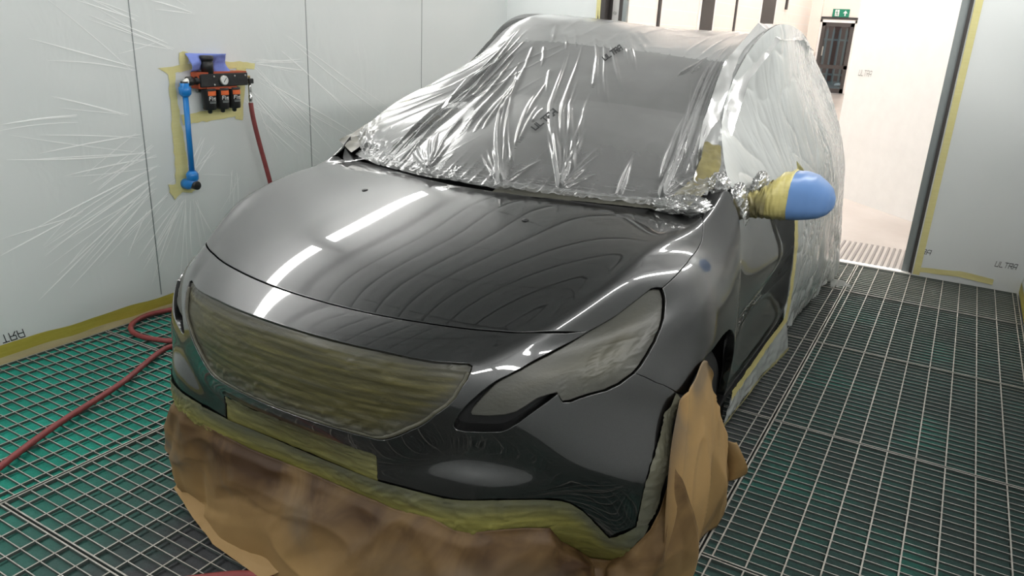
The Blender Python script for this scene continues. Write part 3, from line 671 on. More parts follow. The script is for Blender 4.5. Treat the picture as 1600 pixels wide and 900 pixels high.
# exit door: dark frame, two panes
d2=struct('door_2',MB().box((-3.94,YE-.06,0),(-3.84,YE,1.9)).box((-3.18,YE-.06,0),(-3.08,YE,1.9)).box((-3.94,YE-.06,1.80),(-3.08,YE,1.9)).box((-3.94,YE-.06,0),(-3.08,YE,.12)).box((-3.94,YE-.06,.66),(-3.08,YE,.76)),MAT['dark_frame'])
MB().box((-3.84,YE-.035,.76),(-3.18,YE-.025,1.80)).build('upper_pane',MAT['pane'],d2)
MB().box((-3.84,YE-.035,.12),(-3.18,YE-.025,.66)).build('lower_pane',MAT['pane'],d2)
MB().box((-3.83,YE-.10,1.0),(-3.80,YE-.06,1.25)).build('handle',MAT['steel'],d2)
struct('trim_5',MB().box((-4.0,YE-.07,0),(-3.94,YE,1.97)).box((-3.08,YE-.07,0),(-3.02,YE,1.97)).box((-4.0,YE-.07,1.9),(-3.02,YE,1.97)),MAT['white_paint'])
# outside, through the glass: yard, palisade fence, green container, brick wall
struct('ground',MB().box((-9,YE+.25,-.3),(3,36,-.02)),MAT['asphalt'])
MB().box((-6,YE+1.1,-.019),(0,YE+1.25,-.015)).build('yard_line',MAT['white_paint'],bpy.data.objects['ground'])
fe=empty('palisade_fence',(-3.6,28.2,-.02)); tag(fe,'pale palisade fence in the yard beyond the glazed exit door','fence')
m=None
for k in range(12):
    x=-1.2+k*.2
    if m is None: pm=MB().prism([(-.035,0),(.035,0),(.035,1.72),(0,1.84),(-.035,1.72)],1,-.012,.012).mesh('pale'); m=1
    o=link('pale',pm,MAT['galv'],fe); o.location=(x,0,0)
for z in (.35,1.45): MB().box((-1.4,.012,z-.03),(1.2,.05,z+.03)).build('rail',MAT['galv'],fe)
cn=empty('container',(-2.7,30.6,-.02)); tag(cn,'green steel container behind the palisade fence','container')
m=MB()
Pg=[]
for k in range(41):
    x=-1.0+k*.09; Pg.append([(x,-.03*(k%4 in(1,2)),0),(x,-.03*(k%4 in(1,2)),2.6)])
m.grid(np.array(Pg)); m.box((-1.,.02,0),(2.6,2.3,2.6)); m.build('corrugated_side',MAT['green_box'],cn)
MB().box((-1.05,-.05,2.5),(2.65,2.35,2.66)).build('top_rail',MAT['green_box'],cn)
bw=struct('wall_7',MB().box((-7.5,31.,-.02),(-3.75,31.3,3.)),MAT['brick_far'])
for k,(x,r) in enumerate(((-3.75,.09),(-3.42,.08),(-3.2,.07))):
    o=MB().lathe([(.02,0),(r*1.3,r*.3),(r*1.1,r*.9),(.02,r*1.2)],(0,0,0),2,10).build('rubbish_bag' if k else 'rubbish_bag',MAT['white_paint' if k==0 else 'hall_post'],None,True); o.location=(x,27.9-.05*k,-.02)
    tag(o,['white rubbish bag lying at the foot of the fence','dark rubbish bag at the fence, nearer the white bag','dark rubbish bag at the fence, farther from the white bag'][k],'bag')
# exit sign
sg=empty('exit_sign',(-3.5,YE-.02,2.05)); tag(sg,'green exit sign with white running figure and arrow above the glazed door','sign')
MB().box((-.22,-.03,0),(.22,0,.21)).build('panel',MAT['sign_green'],sg)
y=-.033
MB().box((-.155,y,.02),(-.145+.1,y+.002,.19)).build('doorway_symbol',MAT['print_white'],sg)
m=MB()
for a,b in (((-.11,.14),(-.10,.09)),((-.10,.09),(-.13,.04)),((-.10,.09),(-.075,.06)),((-.075,.06),(-.08,.03)),((-.11,.135),(-.14,.11)),((-.105,.13),(-.075,.115))): m.tube([(a[0],y-.001,a[1]),(b[0],y-.001,b[1])],.008,6)
m.lathe([(.013,0),(.013,.003)],(-.108,y-.003,.165),1,10); m.build('running_figure',MAT['sign_green'],sg)
MB().prism([(.10,.03),(.13,.03),(.13,.10),(.175,.10),(.115,.175),(.055,.10),(.10,.10)],1,y,y+.002).build('arrow',MAT['print_white'],sg)
# white film-lined door leaf standing in the hall to the right of the doorway view
lf=empty('open_door_leaf',(-1.06,8.45,-.012),math.atan2(-.81,.78)); tag(lf,'tall white film covered booth door leaf standing open in the bright hall','door')
MB().box((0,0,0),(2.6,.06,3.6)).build('leaf_panel',MAT['white_lining'],lf)
word('printed_word','ULTRA',lambda a,b,k:(.16+a*.19,-.0012-k*2e-6,1.185+b*.05),MAT['galv'],lf)
# unseen strip lights, added to brighten the hall wall and the white leaf
for k,(x,y) in enumerate(((-2.6,8.2),(-1.2,7.1),(-.2,6.6),(-2.6,12.5),(-.6,12.5),(-3.0,17.),(-1.,17.),(-3.,21.5),(-1.,21.5))):
    o=empty('hall_fill_light',(x,y,0)); tag(o,'unseen white strip light added under the hall roof to brighten the hall','light',group='added hall lights')
    MB().box((-.12,-.8,5.4),(.12,.8,5.5)).build('housing',MAT['white_paint'],o); MB().box((-.1,-.78,5.385),(.1,.78,5.4)).build('diffuser',MAT['hall_fill_tube'],o)
    [MB().box((-.01,a-.01,5.5),(.01,a+.01,6)).build('hanger',MAT['steel'],o) for a in (-.59,.59)]
# ---------- the car ----------
V0,Y0=-1.31,1.225
car=empty('car',(V0,Y0,0)); tag(car,'dark grey metallic small crossover car with freshly sprayed glossy bonnet, masked for painting','car')
SF=FrontSurf(full(SCAGE),SCAGE)
PAINT=MAT['paint']
panel('hood',SF,mirror_half(O_hood),PAINT,car,step=.12)['label']='glossy dark grey bonnet with two raised ridges'
panel('front_bumper',SF,mirror_half(O_bumper),PAINT,car,holes=[mirror_half(O_grille)],step=.12,depth=.05)
for sgn,lab in ((1,'fender'),(-1,'fender')):
    f=(lambda p:p) if sgn>0 else flip
    panel('fender',SF,f(O_fender),PAINT,car,step=.14)
    panel('lamp_pocket',SF,f(O_pocket),MAT['black_plastic'],car,off=-.045,gap=-.006,lip=False,step=.12)  # body-coloured recess set black, its dark shading put into the colour
    def dlamp(st,P):
        x=st[:,0]*.55+st[:,1]*.3; y=st[:,1]*.55-st[:,0]*.2
        w=(1-np.abs(2*vnoise2(x*1.6,y*9,3)-1))**5*.0030+(1-np.abs(2*vnoise2(x*5,y*5,5)-1))**6*.0026
        return w*smoothstep(.35,.75,vnoise2(st[:,0]*1.1,st[:,1]*1.3,9))+vnoise2(st[:,0]*3,st[:,1]*3,4)*.0015-.002
    def dulamp(st,P,b): return np.clip(1.25-dist_poly(st,b)*1.6,0.25,1)
    o=panel('headlight_mask',SF,f(O_lamp),MAT['tape_lamp'],car,off=-.009,gap=.0035,step=.05,disp=dlamp,dust=dulamp,depth=.028)
    o['label']='headlamp taped over with grey oversprayed masking tape'
def dgr(st,P):
    s,t=st[:,0],st[:,1]; q=(s+.045*np.sin(t*.8)+.02*t)*7.5; k=np.floor(q)
    step_=(np.modf(np.abs(np.sin(k*91.7))*437.)[0]-.5)*.0016+(q-k)*.0008
    w=(1-np.abs(2*vnoise2(t*.7,s*16,2)-1))**4*.0016+(1-np.abs(2*vnoise2(t*4+s*2,s*5,7)-1))**7*.003*smoothstep(.5,.8,vnoise2(t*.8,s*1.2,8))
    edge=np.exp(-((s-6.93)/.07)**2)*.005
    crum=(1-np.abs(2*vnoise2(t*6,s*9,12)-1))**3*.006*np.exp(-((s-6.75)/.2)**2)
    return step_+w+edge+crum
def dugr(st,P,b): return np.clip(.95-dist_poly(st,b)*2.2,.10,1)
o=panel('grille_mask',SF,mirror_half(O_grille),MAT['tape_olive'],car,off=-.010,gap=.003,step=.05,disp=dgr,dust=dugr,depth=.03)
o['label']='grille taped over with strips of olive oversprayed masking tape'
# bead of the grille surround under its tape
g=[p for p in densify(mirror_half([(a,b) for a,b in O_grille]),.1)]
cg=np.array([5.95,0.]); gi=np.array([p+(cg-p)*np.array([.035,.02]) for p in g]); gi=gi[gi[:,0]>5.15]; gi=gi[np.argsort(np.arctan2(gi[:,1],-(gi[:,0]-5.1)))] if False else gi
i0=int(np.argmax(np.linalg.norm(np.roll(gi,-1,0)-gi,axis=1))); gi=np.roll(gi,-(i0+1),0)
MB().tube(SF(gi[:,0],gi[:,1]+10)-SF.nrm(gi[:,0],gi[:,1]+10)*.006,.0055,8).build('grille_surround',MAT['tape_lamp'],car,True)['label']='grey beaded grille surround under tape'
# tape band along the lower edge of the bumper, the number plate cover and the wheel arch edges
def dband(st,P): 
    s,t=st[:,0],st[:,1]
    return (1-np.abs(2*vnoise2(t*3,s*6,21)-1))**4*.0028+(vnoise2(t*1.3+s*.6,s*5,22)>.5)*.0009+(1-np.abs(2*vnoise2(t*9+s*6,s*4-t*3,23)-1))**6*.004*smoothstep(.45,.8,vnoise2(t*1.1,s*1.5,24))
def duband(st,P,b):
    top=np.interp(np.abs(st[:,1]),[p[1] for p in O_band_top[:-2]],[p[0] for p in O_band_top[:-2]])
    return np.clip(1.1-(st[:,0]-top)*1.5,.1,1)
bt=O_band_top+list(reversed(O_band_low))
panel('edge_tape',SF,mirror_half(bt),MAT['tape_edge'],car,off=.0026,gap=-.008,step=.06,disp=dband,dust=duband,lip=False)['label']='yellow green masking tape along the lower bumper edge'
panel('plate_mask',SF,mirror_half(O_plate+[(9.05,.7),(9.05,0)]),MAT['tape_edge'],car,off=-.004,gap=.002,step=.06,disp=dband,dust=lambda st,P,b:np.clip(.9-(st[:,0]-7.7)*.45,.25,.9),depth=.01)['label']='number plate area covered with olive masking tape strips'
at=O_archedge[:-1]+list(reversed(O_archtape[:3]))+[]
for sgn in (1,-1):
    f=(lambda p:p) if sgn>0 else flip
    panel('arch_tape',SF,f(O_archedge+[(4.86,9.0),(5.6,9.3),(6.3,9.1),(6.9,8.3),(7.459,7.509),(8.944,6.992),(9.513,6.629)]),MAT['tape_arch'],car,off=.0014,gap=-.001,step=.07,disp=dband,dust=lambda st,P,b:np.full(len(st),.8),lip=False)
# dark body behind the gaps
ss=np.linspace(.0,9.4,60);tt=np.linspace(-8.6,8.6,110);G=np.stack(np.meshgrid(ss,tt,indexing='ij'),-1).reshape(-1,2)
P=SF(G[:,0],G[:,1]+10)-SF.nrm(G[:,0],G[:,1]+10)*.055
Fq=quads(60,110); cs=G[Fq].mean(1); keep=~((cs[:,0]<4.6)&(np.abs(cs[:,1])>6.5)); Fq=Fq[keep]
link('inner_body',npmesh('inner_body',P,Fq),MAT['dark_cavity'],car)
# bonnet washer jets: small black marks
for st in ((1.22,1.343),(1.22,-1.343)):
    c=SF([st[0]],[st[1]+10])[0]; n=SF.nrm([st[0]],[st[1]+10])[0]
    m=MB(); m.lathe([(.0001,.002),(.009,.0018),(.010,.0)],(0,0,0),2,12)
    o=m.build('washer_jet',MAT['black_plastic'],car,True); o.location=Vector(c)+Vector(n)*.0005; o.rotation_euler=Vector(n).to_track_quat('Z','Y').to_euler()
# cowl corners between bonnet, wing top and pillar foot
for sg in (1,-1):
    tt_=np.linspace(3.7,5.25,9); A_=SF(np.full(9,.03),10+sg*tt_)-np.array([0,0,.004])
    B_=np.array([(sg*np.interp(q,[0,.4,.7,1],[.56,.62,.66,.705]),np.interp(q,[0,.4,.7,1],[1.02,1.08,1.13,1.18]),np.interp(q,[0,.4,.7,1],[1.005,1.03,1.055,1.075])) for q in np.linspace(0,1,9)])
    MB().grid(np.array([A_*(1-f_)+B_*f_ for f_ in np.linspace(0,1,5)])).build('cowl_corner',MAT['black_plastic'] if sg>0 else PAINT,car,True)
# flanks: loft along the length (u), rows up the side (z)
ZR=[.30,.42,.55,.68,.80,.93,1.035]
FL=[(1.075,[.80,.83,.825,.822,.812,.795,.764]),(1.35,[.80,.828,.806,.818,.805,.782,.755]),(1.9,[.80,.826,.800,.818,.804,.780,.752]),(2.5,[.78,.81,.79,.81,.797,.774,.745]),(3.05,[.76,.79,.79,.795,.785,.76,.725]),(3.6,[.70,.72,.73,.73,.715,.69,.66]),(3.95,[.58,.60,.61,.60,.59,.57,.55]),(4.12,[.44,.45,.46,.46,.45,.44,.43])]
def flank(sgn):
    return Surf(np.array([[(sgn*v,u,z) for v,z in zip(vs,ZR)] for u,vs in FL],float))
for sgn in (1,-1):
    fs=flank(sgn)
    if sgn<0:
        on=fs.nrm; fs.nrm=(lambda s,t,on=on:-on(s,t))
    c0=fs.nrm(np.array([1.]),np.array([3.]))[0]
    if c0[0]*sgn<0:
        on2=fs.nrm; fs.nrm=(lambda s,t,on2=on2:-on2(s,t))
    for nm,a,b in (('front_door',0.02,2.55),('rear_door',2.55,3.95),('rear_quarter',3.95,7.)):
        z0=.02 if nm=='front_door' else .02
        poly=[(a,.75),(b,.75),(b,6),(a,6)]
        panel(nm,fs,poly,PAINT,car,t0=0.,step=.16,gap=.002)
    panel('sill',fs,[(0.1,0),(3.9,0),(3.9,.72),(0.1,.72)],MAT['black_plastic'],car,t0=0.,step=.25,gap=.001)
# greenhouse
GH=[[(0,.80,1.0),(.3,.87,.995),(.52,.98,.99),(.66,1.06,1.02),(.715,1.10,1.035),(.757,1.12,1.035)],
[(0,1.3,1.20),(.28,1.34,1.195),(.48,1.40,1.19),(.585,1.45,1.185),(.665,1.52,1.11),(.757,1.55,1.038)],
[(0,1.82,1.39),(.26,1.82,1.387),(.44,1.78,1.378),(.535,1.76,1.36),(.645,1.95,1.2),(.757,2.05,1.038)],
[(0,2.3,1.475),(.26,2.3,1.472),(.44,2.3,1.462),(.53,2.3,1.44),(.625,2.35,1.25),(.75,2.4,1.038)],
[(0,2.9,1.485),(.26,2.9,1.48),(.42,2.9,1.47),(.505,2.9,1.445),(.60,2.9,1.26),(.73,2.9,1.04)],
[(0,3.5,1.45),(.25,3.5,1.447),(.38,3.5,1.435),(.455,3.45,1.405),(.55,3.4,1.23),(.68,3.4,1.04)],
[(0,3.93,1.33),(.25,3.92,1.33),(.36,3.88,1.32),(.42,3.83,1.29),(.50,3.78,1.18),(.61,3.78,1.04)],
[(0,4.12,1.0),(.25,4.11,1.0),(.42,4.07,1.0),(.5,4.04,1.0),(.55,4.0,1.0),(.60,3.95,1.0)],
[(0,4.14,.45),(.25,4.13,.45),(.42,4.11,.45),(.5,4.09,.45),(.53,4.08,.45),(.55,4.07,.45)]]
GS=Surf(full(np.array(GH,float)))
if GS.nrm(np.array([3.]),np.array([5.]))[0][2]<0:
    on3=GS.nrm; GS.nrm=(lambda s,t,on3=on3:-on3(s,t))
panel('windscreen',GS,[(.12,-2.75),(.12,2.75),(1.85,2.75),(1.95,0),(1.85,-2.75)],MAT['windscreen'],car,t0=5.,step=.16,gap=.001)['label']='dark tinted windscreen under clear film'
panel('roof',GS,[(1.98,-2.95),(1.98,2.95),(6,2.95),(6,-2.95)],PAINT,car,t0=5.,step=.2)
panel('tailgate',GS,[(6.02,-2.95),(6.02,2.95),(8,2.95),(8,-2.95)],PAINT,car,t0=5.,step=.2)
for sg in (1,-1):
    def q(l): return [(s,sg*t) for s,t in l][::sg]
    panel('windscreen_pillar',GS,q([(.1,2.78),(.1,3.2),(2.,3.2),(2.,2.78)]),MAT['black_plastic'],car,t0=5.,step=.2)
    panel('side_window',GS,q([(.45,3.25),(.45,4.95),(5.6,4.95),(5.6,3.25)]),MAT['windscreen'],car,t0=5.,step=.25)
    panel('rear_pillar',GS,q([(5.65,3.0),(5.65,5),(8,5),(8,3.0)]),PAINT,car,t0=5.,step=.25)
    MB().tube([(sg*.535,1.95,1.43),(sg*.54,2.05,1.495),(sg*.545,2.5,1.508),(sg*.53,3.0,1.495),(sg*.47,3.35,1.45),(sg*.45,3.45,1.40)],.013,10).build('roof_rail',MAT['black_plastic'],car,True)
# cabin: dashboard, seats, wheel dimly seen through the glass
MB().box((-.62,1.02,.78),(.62,1.45,.985)).build('dashboard',MAT['black_plastic'],car)
for x in (-.36,.36):
    m=MB(); m.box((x-.24,2.0,.45),(x+.24,2.5,.62)); m.box((x-.22,2.42,.6),(x+.22,2.56,1.15)); m.box((x-.12,2.46,1.15),(x+.12,2.54,1.34)); bevel(m.build('seat',MAT['rubber'],car),.04,3)
MB().box((-.70,1.3,.30),(.70,3.95,.42)).build('cabin_floor',MAT['dark_cavity'],car)
MB().box((-.66,.10,.18),(.66,1.25,.24)).build('undertray',MAT['dark_cavity'],car)
# wheels
for (sx,u) in ((1,.83),(-1,.83),(1,3.37),(-1,3.37)):
    wx=sx*(.70 if u<2 else .66)
    m=MB(); m.lathe([(.205,-.10),(.215,-.102),(.285,-.10),(.312,-.075),(.318,0),(.312,.075),(.285,.10),(.215,.102),(.205,.10)],(wx,u,.318),0,40)
    t=m.build('tyre',MAT['rubber'],car,True)
    m=MB(); m.lathe([(.03,.02*sx+.02),(.06,.075*sx),(.205,.09*sx),(.207,-.09*sx)],(wx,u,.318),0,32)
    for k in range(5):
        a=2*math.pi*k/5; d=np.array([0,math.cos(a),math.sin(a)])
        m.tube([np.array([wx+sx*.075,u,.318])+d*.03,np.array([wx+sx*.09,u,.318])+d*.20],[.03,.022],6)
    m.build('wheel_rim',MAT['alloy'],t,True)
    # wheel well liner
    m=MB(); prof=[]
    for k in range(13):
        a=math.pi*(k/12)*1.16-.25; prof.append((math.cos(a)*.375,math.sin(a)*.36))
    Pg=np.array([[(sx*x,u+py,.318+pz) for (py,pz) in prof] for x in ((.50,.805) if u<2 else (.42,.66))],float); m.grid(Pg); m.grid(np.array([[(sx*(.5 if u<2 else .42),u+py*f,.318+pz*f) for (py,pz) in prof] for f in (0.,1.)]))
    m.build('wheel_well',MAT['dark_cavity'],car,True)
# door mirrors, taped and filmed
for sg in (1,):
    sec=[(.765,1.27,.985,.040,.034),(.80,1.28,.99,.048,.040),(.822,1.30,1.0,.075,.055),(.85,1.33,1.01,.098,.075),(.885,1.36,1.014,.105,.083),(.915,1.385,1.012,.104,.083),(.945,1.41,1.008,.098,.076),(.972,1.43,1.0,.082,.062),(.992,1.445,.996,.06,.045),(1.004,1.455,.992,.03,.022),(1.007,1.458,.990,.004,.004)]
    def mir(a,b,off,wr):
        rows=[]
        v=np.array(sec); tpar=np.linspace(a,b,28); 
        for tv in tpar:
            i=min(int(tv),len(sec)-2); f=tv-i; x,u,z,du,dz=v[i]*(1-f)+v[i+1]*f
            ring=[]
            for k in range(41):
                an=2*math.pi*k/40; ca,sa=math.cos(an),math.sin(an); ex=.72
                y=du*math.copysign(abs(ca)**ex,ca); zz=dz*math.copysign(abs(sa)**ex,sa)
                if zz<0: zz*=.86
                n=wr*((1-abs(2*float(vnoise2(tv*3.1+sa*2,an*3,31))-1))**3)
                sc=1+(off+n)/max(du,.02); ring.append((sg*x,u+y*sc,z+zz*sc))
            rows.append(ring)
        return np.array(rows)
    arm=MB().grid(mir(0,2.2,.004,.010)).build('mirror_arm',MAT['tape_mirror'],car,True); arm['label']='door mirror arm wrapped in creased yellow tape'
    MB().grid(mir(2.1,4.15,.001,.006)).build('mirror_tape',MAT['tape_mirror'],car,True)['label']='yellow tape around the inner end of the door mirror'
    MB().grid(mir(4.05,10,0.,.0)).build('mirror_cap',MAT['film_blue'],car,True)['label']='mirror cap covered with shiny blue film'
for o in [c for c in car.children if c.name.startswith(('mirror_arm','mirror_tape'))]: set_attr(o.data,'dust',np.clip((1.0-np.array([v.co.z for v in o.data.vertices]))*14+.1+(np.array([abs(v.co.x) for v in o.data.vertices])<.83)*.8,0,1))  # tape turns greyer towards its underside and inner end
# masking film: control cages and traced folds
FA=[[(-0.735, 1.1, 1.062), (-0.6, 0.985, 1.012), (-0.45, 0.895, 1.014), (-0.22, 0.8, 1.024), (0.1, 0.775, 1.026), (0.4, 0.87, 1.015), (0.6, 0.955, 1.01), (0.7, 1.03, 1.04)], [(-0.622, 1.4, 1.238), (-0.54, 1.385, 1.236), (-0.42, 1.36, 1.228), (-0.2, 1.31, 1.232), (0.1, 1.3, 1.235), (0.38, 1.37, 1.222), (0.52, 1.4, 1.213), (0.605, 1.43, 1.208)], [(-0.555, 1.71, 1.375), (-0.5, 1.72, 1.392), (-0.41, 1.75, 1.42), (-0.2, 1.79, 1.43), (0.1, 1.81, 1.42), (0.36, 1.8, 1.402), (0.48, 1.775, 1.4), (0.56, 1.74, 1.395)], [(-0.58, 2.08, 1.512), (-0.53, 2.1, 1.536), (-0.42, 2.12, 1.54), (-0.2, 2.15, 1.532), (0.1, 2.25, 1.497), (0.36, 2.25, 1.492), (0.49, 2.2, 1.515), (0.585, 2.1, 1.54)], [(-0.58, 2.7, 1.53), (-0.53, 2.7, 1.545), (-0.42, 2.7, 1.54), (-0.2, 2.7, 1.52), (0.1, 2.7, 1.512), (0.36, 2.7, 1.51), (0.48, 2.7, 1.515), (0.565, 2.7, 1.535)], [(-0.55, 3.4, 1.5), (-0.5, 3.45, 1.515), (-0.4, 3.5, 1.5), (-0.2, 3.5, 1.49), (0.1, 3.5, 1.49), (0.36, 3.5, 1.487), (0.43, 3.45, 1.485), (0.5, 3.4, 1.475)], [(-0.47, 4.0, 1.36), (-0.43, 4.0, 1.365), (-0.36, 4.02, 1.37), (-0.2, 4.03, 1.375), (0.1, 4.03, 1.375), (0.3, 4.02, 1.36), (0.37, 4.0, 1.35), (0.42, 3.98, 1.33)]]
FB=[[(0.735, 1.13, 1.062), (0.765, 1.22, 1.03), (0.8, 1.38, 0.975), (0.825, 1.62, 0.905), (0.838, 1.8, 0.845), (0.842, 1.88, 0.7), (0.842, 1.93, 0.53), (0.838, 1.96, 0.38)], [(0.612, 1.42, 1.212), (0.69, 1.56, 1.125), (0.765, 1.68, 1.04), (0.822, 1.85, 0.95), (0.842, 1.93, 0.86), (0.855, 1.98, 0.7), (0.856, 2.02, 0.53), (0.85, 2.05, 0.33)], [(0.566, 1.74, 1.398), (0.645, 1.85, 1.26), (0.745, 1.98, 1.09), (0.815, 2.05, 0.97), (0.842, 2.1, 0.86), (0.862, 2.14, 0.68), (0.864, 2.2, 0.48), (0.845, 2.28, 0.24)], [(0.59, 2.1, 1.542), (0.655, 2.22, 1.33), (0.75, 2.36, 1.1), (0.81, 2.45, 0.97), (0.84, 2.5, 0.84), (0.862, 2.55, 0.62), (0.86, 2.62, 0.38), (0.815, 2.72, 0.14)], [(0.568, 2.7, 1.537), (0.63, 2.76, 1.31), (0.735, 2.85, 1.09), (0.795, 2.92, 0.95), (0.826, 2.98, 0.8), (0.852, 3.02, 0.58), (0.85, 3.1, 0.32), (0.815, 3.22, 0.09)], [(0.504, 3.4, 1.476), (0.58, 3.42, 1.27), (0.68, 3.47, 1.07), (0.745, 3.52, 0.91), (0.785, 3.57, 0.74), (0.808, 3.6, 0.52), (0.82, 3.66, 0.28), (0.81, 3.76, 0.05)], [(0.424, 3.98, 1.332), (0.545, 4.0, 1.2), (0.61, 4.04, 1.02), (0.655, 4.08, 0.86), (0.69, 4.12, 0.68), (0.715, 4.15, 0.48), (0.735, 4.19, 0.26), (0.75, 4.25, 0.035)], [(0.15, 4.1, 1.25), (0.18, 4.14, 1.1), (0.2, 4.18, 0.95), (0.2, 4.2, 0.8), (0.2, 4.21, 0.62), (0.2, 4.22, 0.44), (0.2, 4.24, 0.24), (0.2, 4.28, 0.03)]]
FOLDA=[(0.059,2.016,2.067,1.858,1.3),(0.047,2.281,2.433,1.391,1.3),(0.021,2.536,1.401,2.375,1.3),(0.053,2.641,2.498,1.541,1.3),(0.104,1.891,1.044,2.054,1.3),(0.26,2.326,2.372,1.882,1.3),(0.334,2.292,1.445,1.999,1.3),(0.477,2.507,2.184,2.172,1.3),(0.367,2.922,1.721,2.361,1.3),(0.424,3.084,1.614,2.603,1.3),(0.499,3.068,1.412,2.67,1.3),(0.517,3.227,1.568,2.764,1.3),(0.564,3.296,1.469,2.821,1.3),(0.72,3.312,1.725,2.625,1.3),(0.545,1.957,1.792,1.976,1.3),(0.179,2.29,1.148,2.191,1.3),(0.011,3.189,0.201,2.489,0.9),(0.011,3.189,0.304,2.377,0.9),(0.011,3.189,0.368,2.608,0.9),(0.011,3.189,0.45,2.637,0.9),(0.011,3.189,0.398,2.866,0.9),(0.011,3.189,0.346,3.059,0.9),(0.011,3.189,0.21,3.129,0.9),(0.011,3.189,0.231,3.275,0.9),(0.011,3.189,0.228,2.714,0.9),(0.011,3.189,0.255,2.929,0.9),(0.007,3.56,0.111,3.394,0.6),(0.007,3.56,0.149,3.422,0.6),(0.007,3.56,0.126,3.488,0.6),(0.007,3.56,0.076,3.383,0.6),(0.012,4.075,0.278,3.597,1.0),(0.012,4.075,0.331,3.608,1.0),(0.012,4.075,0.355,3.652,1.0),(0.012,4.075,0.424,3.647,1.0),(0.012,4.075,0.832,3.226,1.0),(0.012,4.075,1.144,2.88,1.0),(0.012,4.075,1.235,2.894,1.0),(0.012,4.075,0.319,3.883,1.0),(0.012,4.075,0.387,3.882,1.0),(0.012,4.075,0.196,4.167,1.0),(0.012,4.075,0.301,4.222,1.0),(0.012,4.075,0.211,3.83,1.0),(0.012,4.075,0.436,3.731,1.0),(0.043,4.61,0.619,4.035,1.0),(0.043,4.61,0.66,4.063,1.0),(0.043,4.61,1.169,3.706,1.0),(0.043,4.61,1.762,3.245,1.0),(0.043,4.61,1.347,3.714,1.0),(0.043,4.61,1.194,3.92,1.0),(0.043,4.61,0.87,4.224,1.0),(0.043,4.61,0.703,4.378,1.0),(0.043,4.61,0.493,4.655,1.0),(0.043,4.61,0.435,4.729,1.0),(0.043,4.61,0.224,4.844,1.0),(0.043,4.61,0.399,4.458,1.0),(0.043,4.61,0.53,4.418,1.0),(0.043,4.61,0.453,4.359,1.0),(0.043,4.61,0.302,4.709,1.0),(0.045,5.246,0.29,5.144,0.7),(0.045,5.246,0.354,5.15,0.7),(0.045,5.246,0.418,5.138,0.7),(0.045,5.246,0.481,5.107,0.7),(0.045,5.246,0.236,5.224,0.7),(0.059,5.851,0.407,5.799,1.0),(0.059,5.851,0.538,5.794,1.0),(0.059,5.851,0.68,5.857,1.0),(0.059,5.851,0.982,5.944,1.0),(0.059,5.851,1.154,6.101,1.0),(0.059,5.851,0.249,6.295,1.0),(0.059,5.851,0.124,6.299,1.0),(0.059,5.851,0.286,6.07,1.0),(0.059,5.851,0.282,5.831,1.0),(0.059,5.851,0.411,5.92,1.0),(0.206,4.015,1.561,2.577,1.1),(0.029,4.088,0.995,3.196,1.1),(0.454,3.867,0.952,3.614,1.1),(0.387,3.882,1.138,3.381,1.1),(0.759,3.659,1.314,3.365,1.1),(0.698,3.787,0.923,3.716,1.1),(0.155,4.548,1.878,3.194,1.1),(0.134,4.621,2.092,3.234,1.1),(0.169,4.651,1.397,3.746,1.1),(0.407,4.511,1.211,4.046,1.1),(1.295,4.015,1.812,3.659,1.1),(2.278,3.305,1.146,4.181,1.1),(2.146,3.505,1.017,4.416,1.1),(2.097,3.655,1.267,4.402,1.1),(2.486,3.548,1.72,4.156,1.1),(2.52,3.607,1.595,4.36,1.1),(2.621,3.634,2.001,4.218,1.1),(2.741,3.653,2.245,4.118,1.1),(1.901,2.537,1.518,2.793,1.1),(2.277,2.823,1.874,3.153,1.1),(1.908,2.747,1.532,3.052,1.1),(1.493,3.227,1.151,3.53,1.1),(2.544,2.507,1.978,2.84,1.1),(2.429,2.895,1.95,3.247,1.1),(0.252,5.852,1.961,5.905,1.2),(0.284,5.887,2.481,5.519,1.2),(0.413,5.985,2.287,5.976,1.2),(0.514,6.055,2.569,5.682,1.2),(0.55,6.264,2.356,6.221,1.2),(0.409,5.859,1.499,5.996,1.2),(0.276,5.701,1.04,5.625,1.2),(0.216,5.719,0.667,5.656,1.2),(0.621,6.302,1.644,6.623,1.2),(0.696,6.433,1.998,6.583,1.2),(1.658,4.98,2.14,5.407,1.2),(1.745,5.229,2.386,5.489,1.2),(1.099,6.582,2.159,6.374,1.2),(0.284,6.204,1.255,6.352,1.2)]
WORDA=[[[1.711, 3.847], [1.998, 3.893], [1.765, 3.765], [2.092, 3.785]], [[0.586, 3.928], [0.859, 3.959], [0.615, 3.853], [0.906, 3.862]]]
PAPER_BOT=[(-.86,.62,.012),(-.885,.45,.012),(-.80,.26,.012),(-.655,.115,.012),(-.33,-.005,.012),(-.1,-.03,.012),(.2,-.05,.012),(.5,-.01,.012),(.72,.14,.012),(.875,.42,.012),(.90,.60,.012)]
PAPER_FOLD=[(-.66,.105,.014),(-.48,.035,.014),(-.33,-.015,.014),(-.1,-.04,.014)]
WHEEL_TOP=[];WHEEL_BOT=[]
WHEEL_COLS=[[(.868,.425,.665),(.892,.315,.55),(.897,.30,.42),(.89,.34,.2),(.88,.40,.012)],
[(.867,.455,.67),(.890,.36,.535),(.895,.35,.37),(.89,.42,.18),(.88,.50,.012)],
[(.868,.52,.68),(.888,.46,.53),(.905,.46,.36),(.905,.54,.18),(.885,.62,.012)],
[(.868,.585,.70),(.886,.58,.53),(.908,.62,.36),(.912,.70,.18),(.885,.78,.012)],
[(.870,.625,.695),(.878,.70,.56),(.896,.78,.38),(.905,.86,.19),(.89,.92,.012)],
[(.872,.645,.68),(.875,.745,.56),(.877,.86,.44),(.882,.97,.26),(.90,1.055,.012)]]
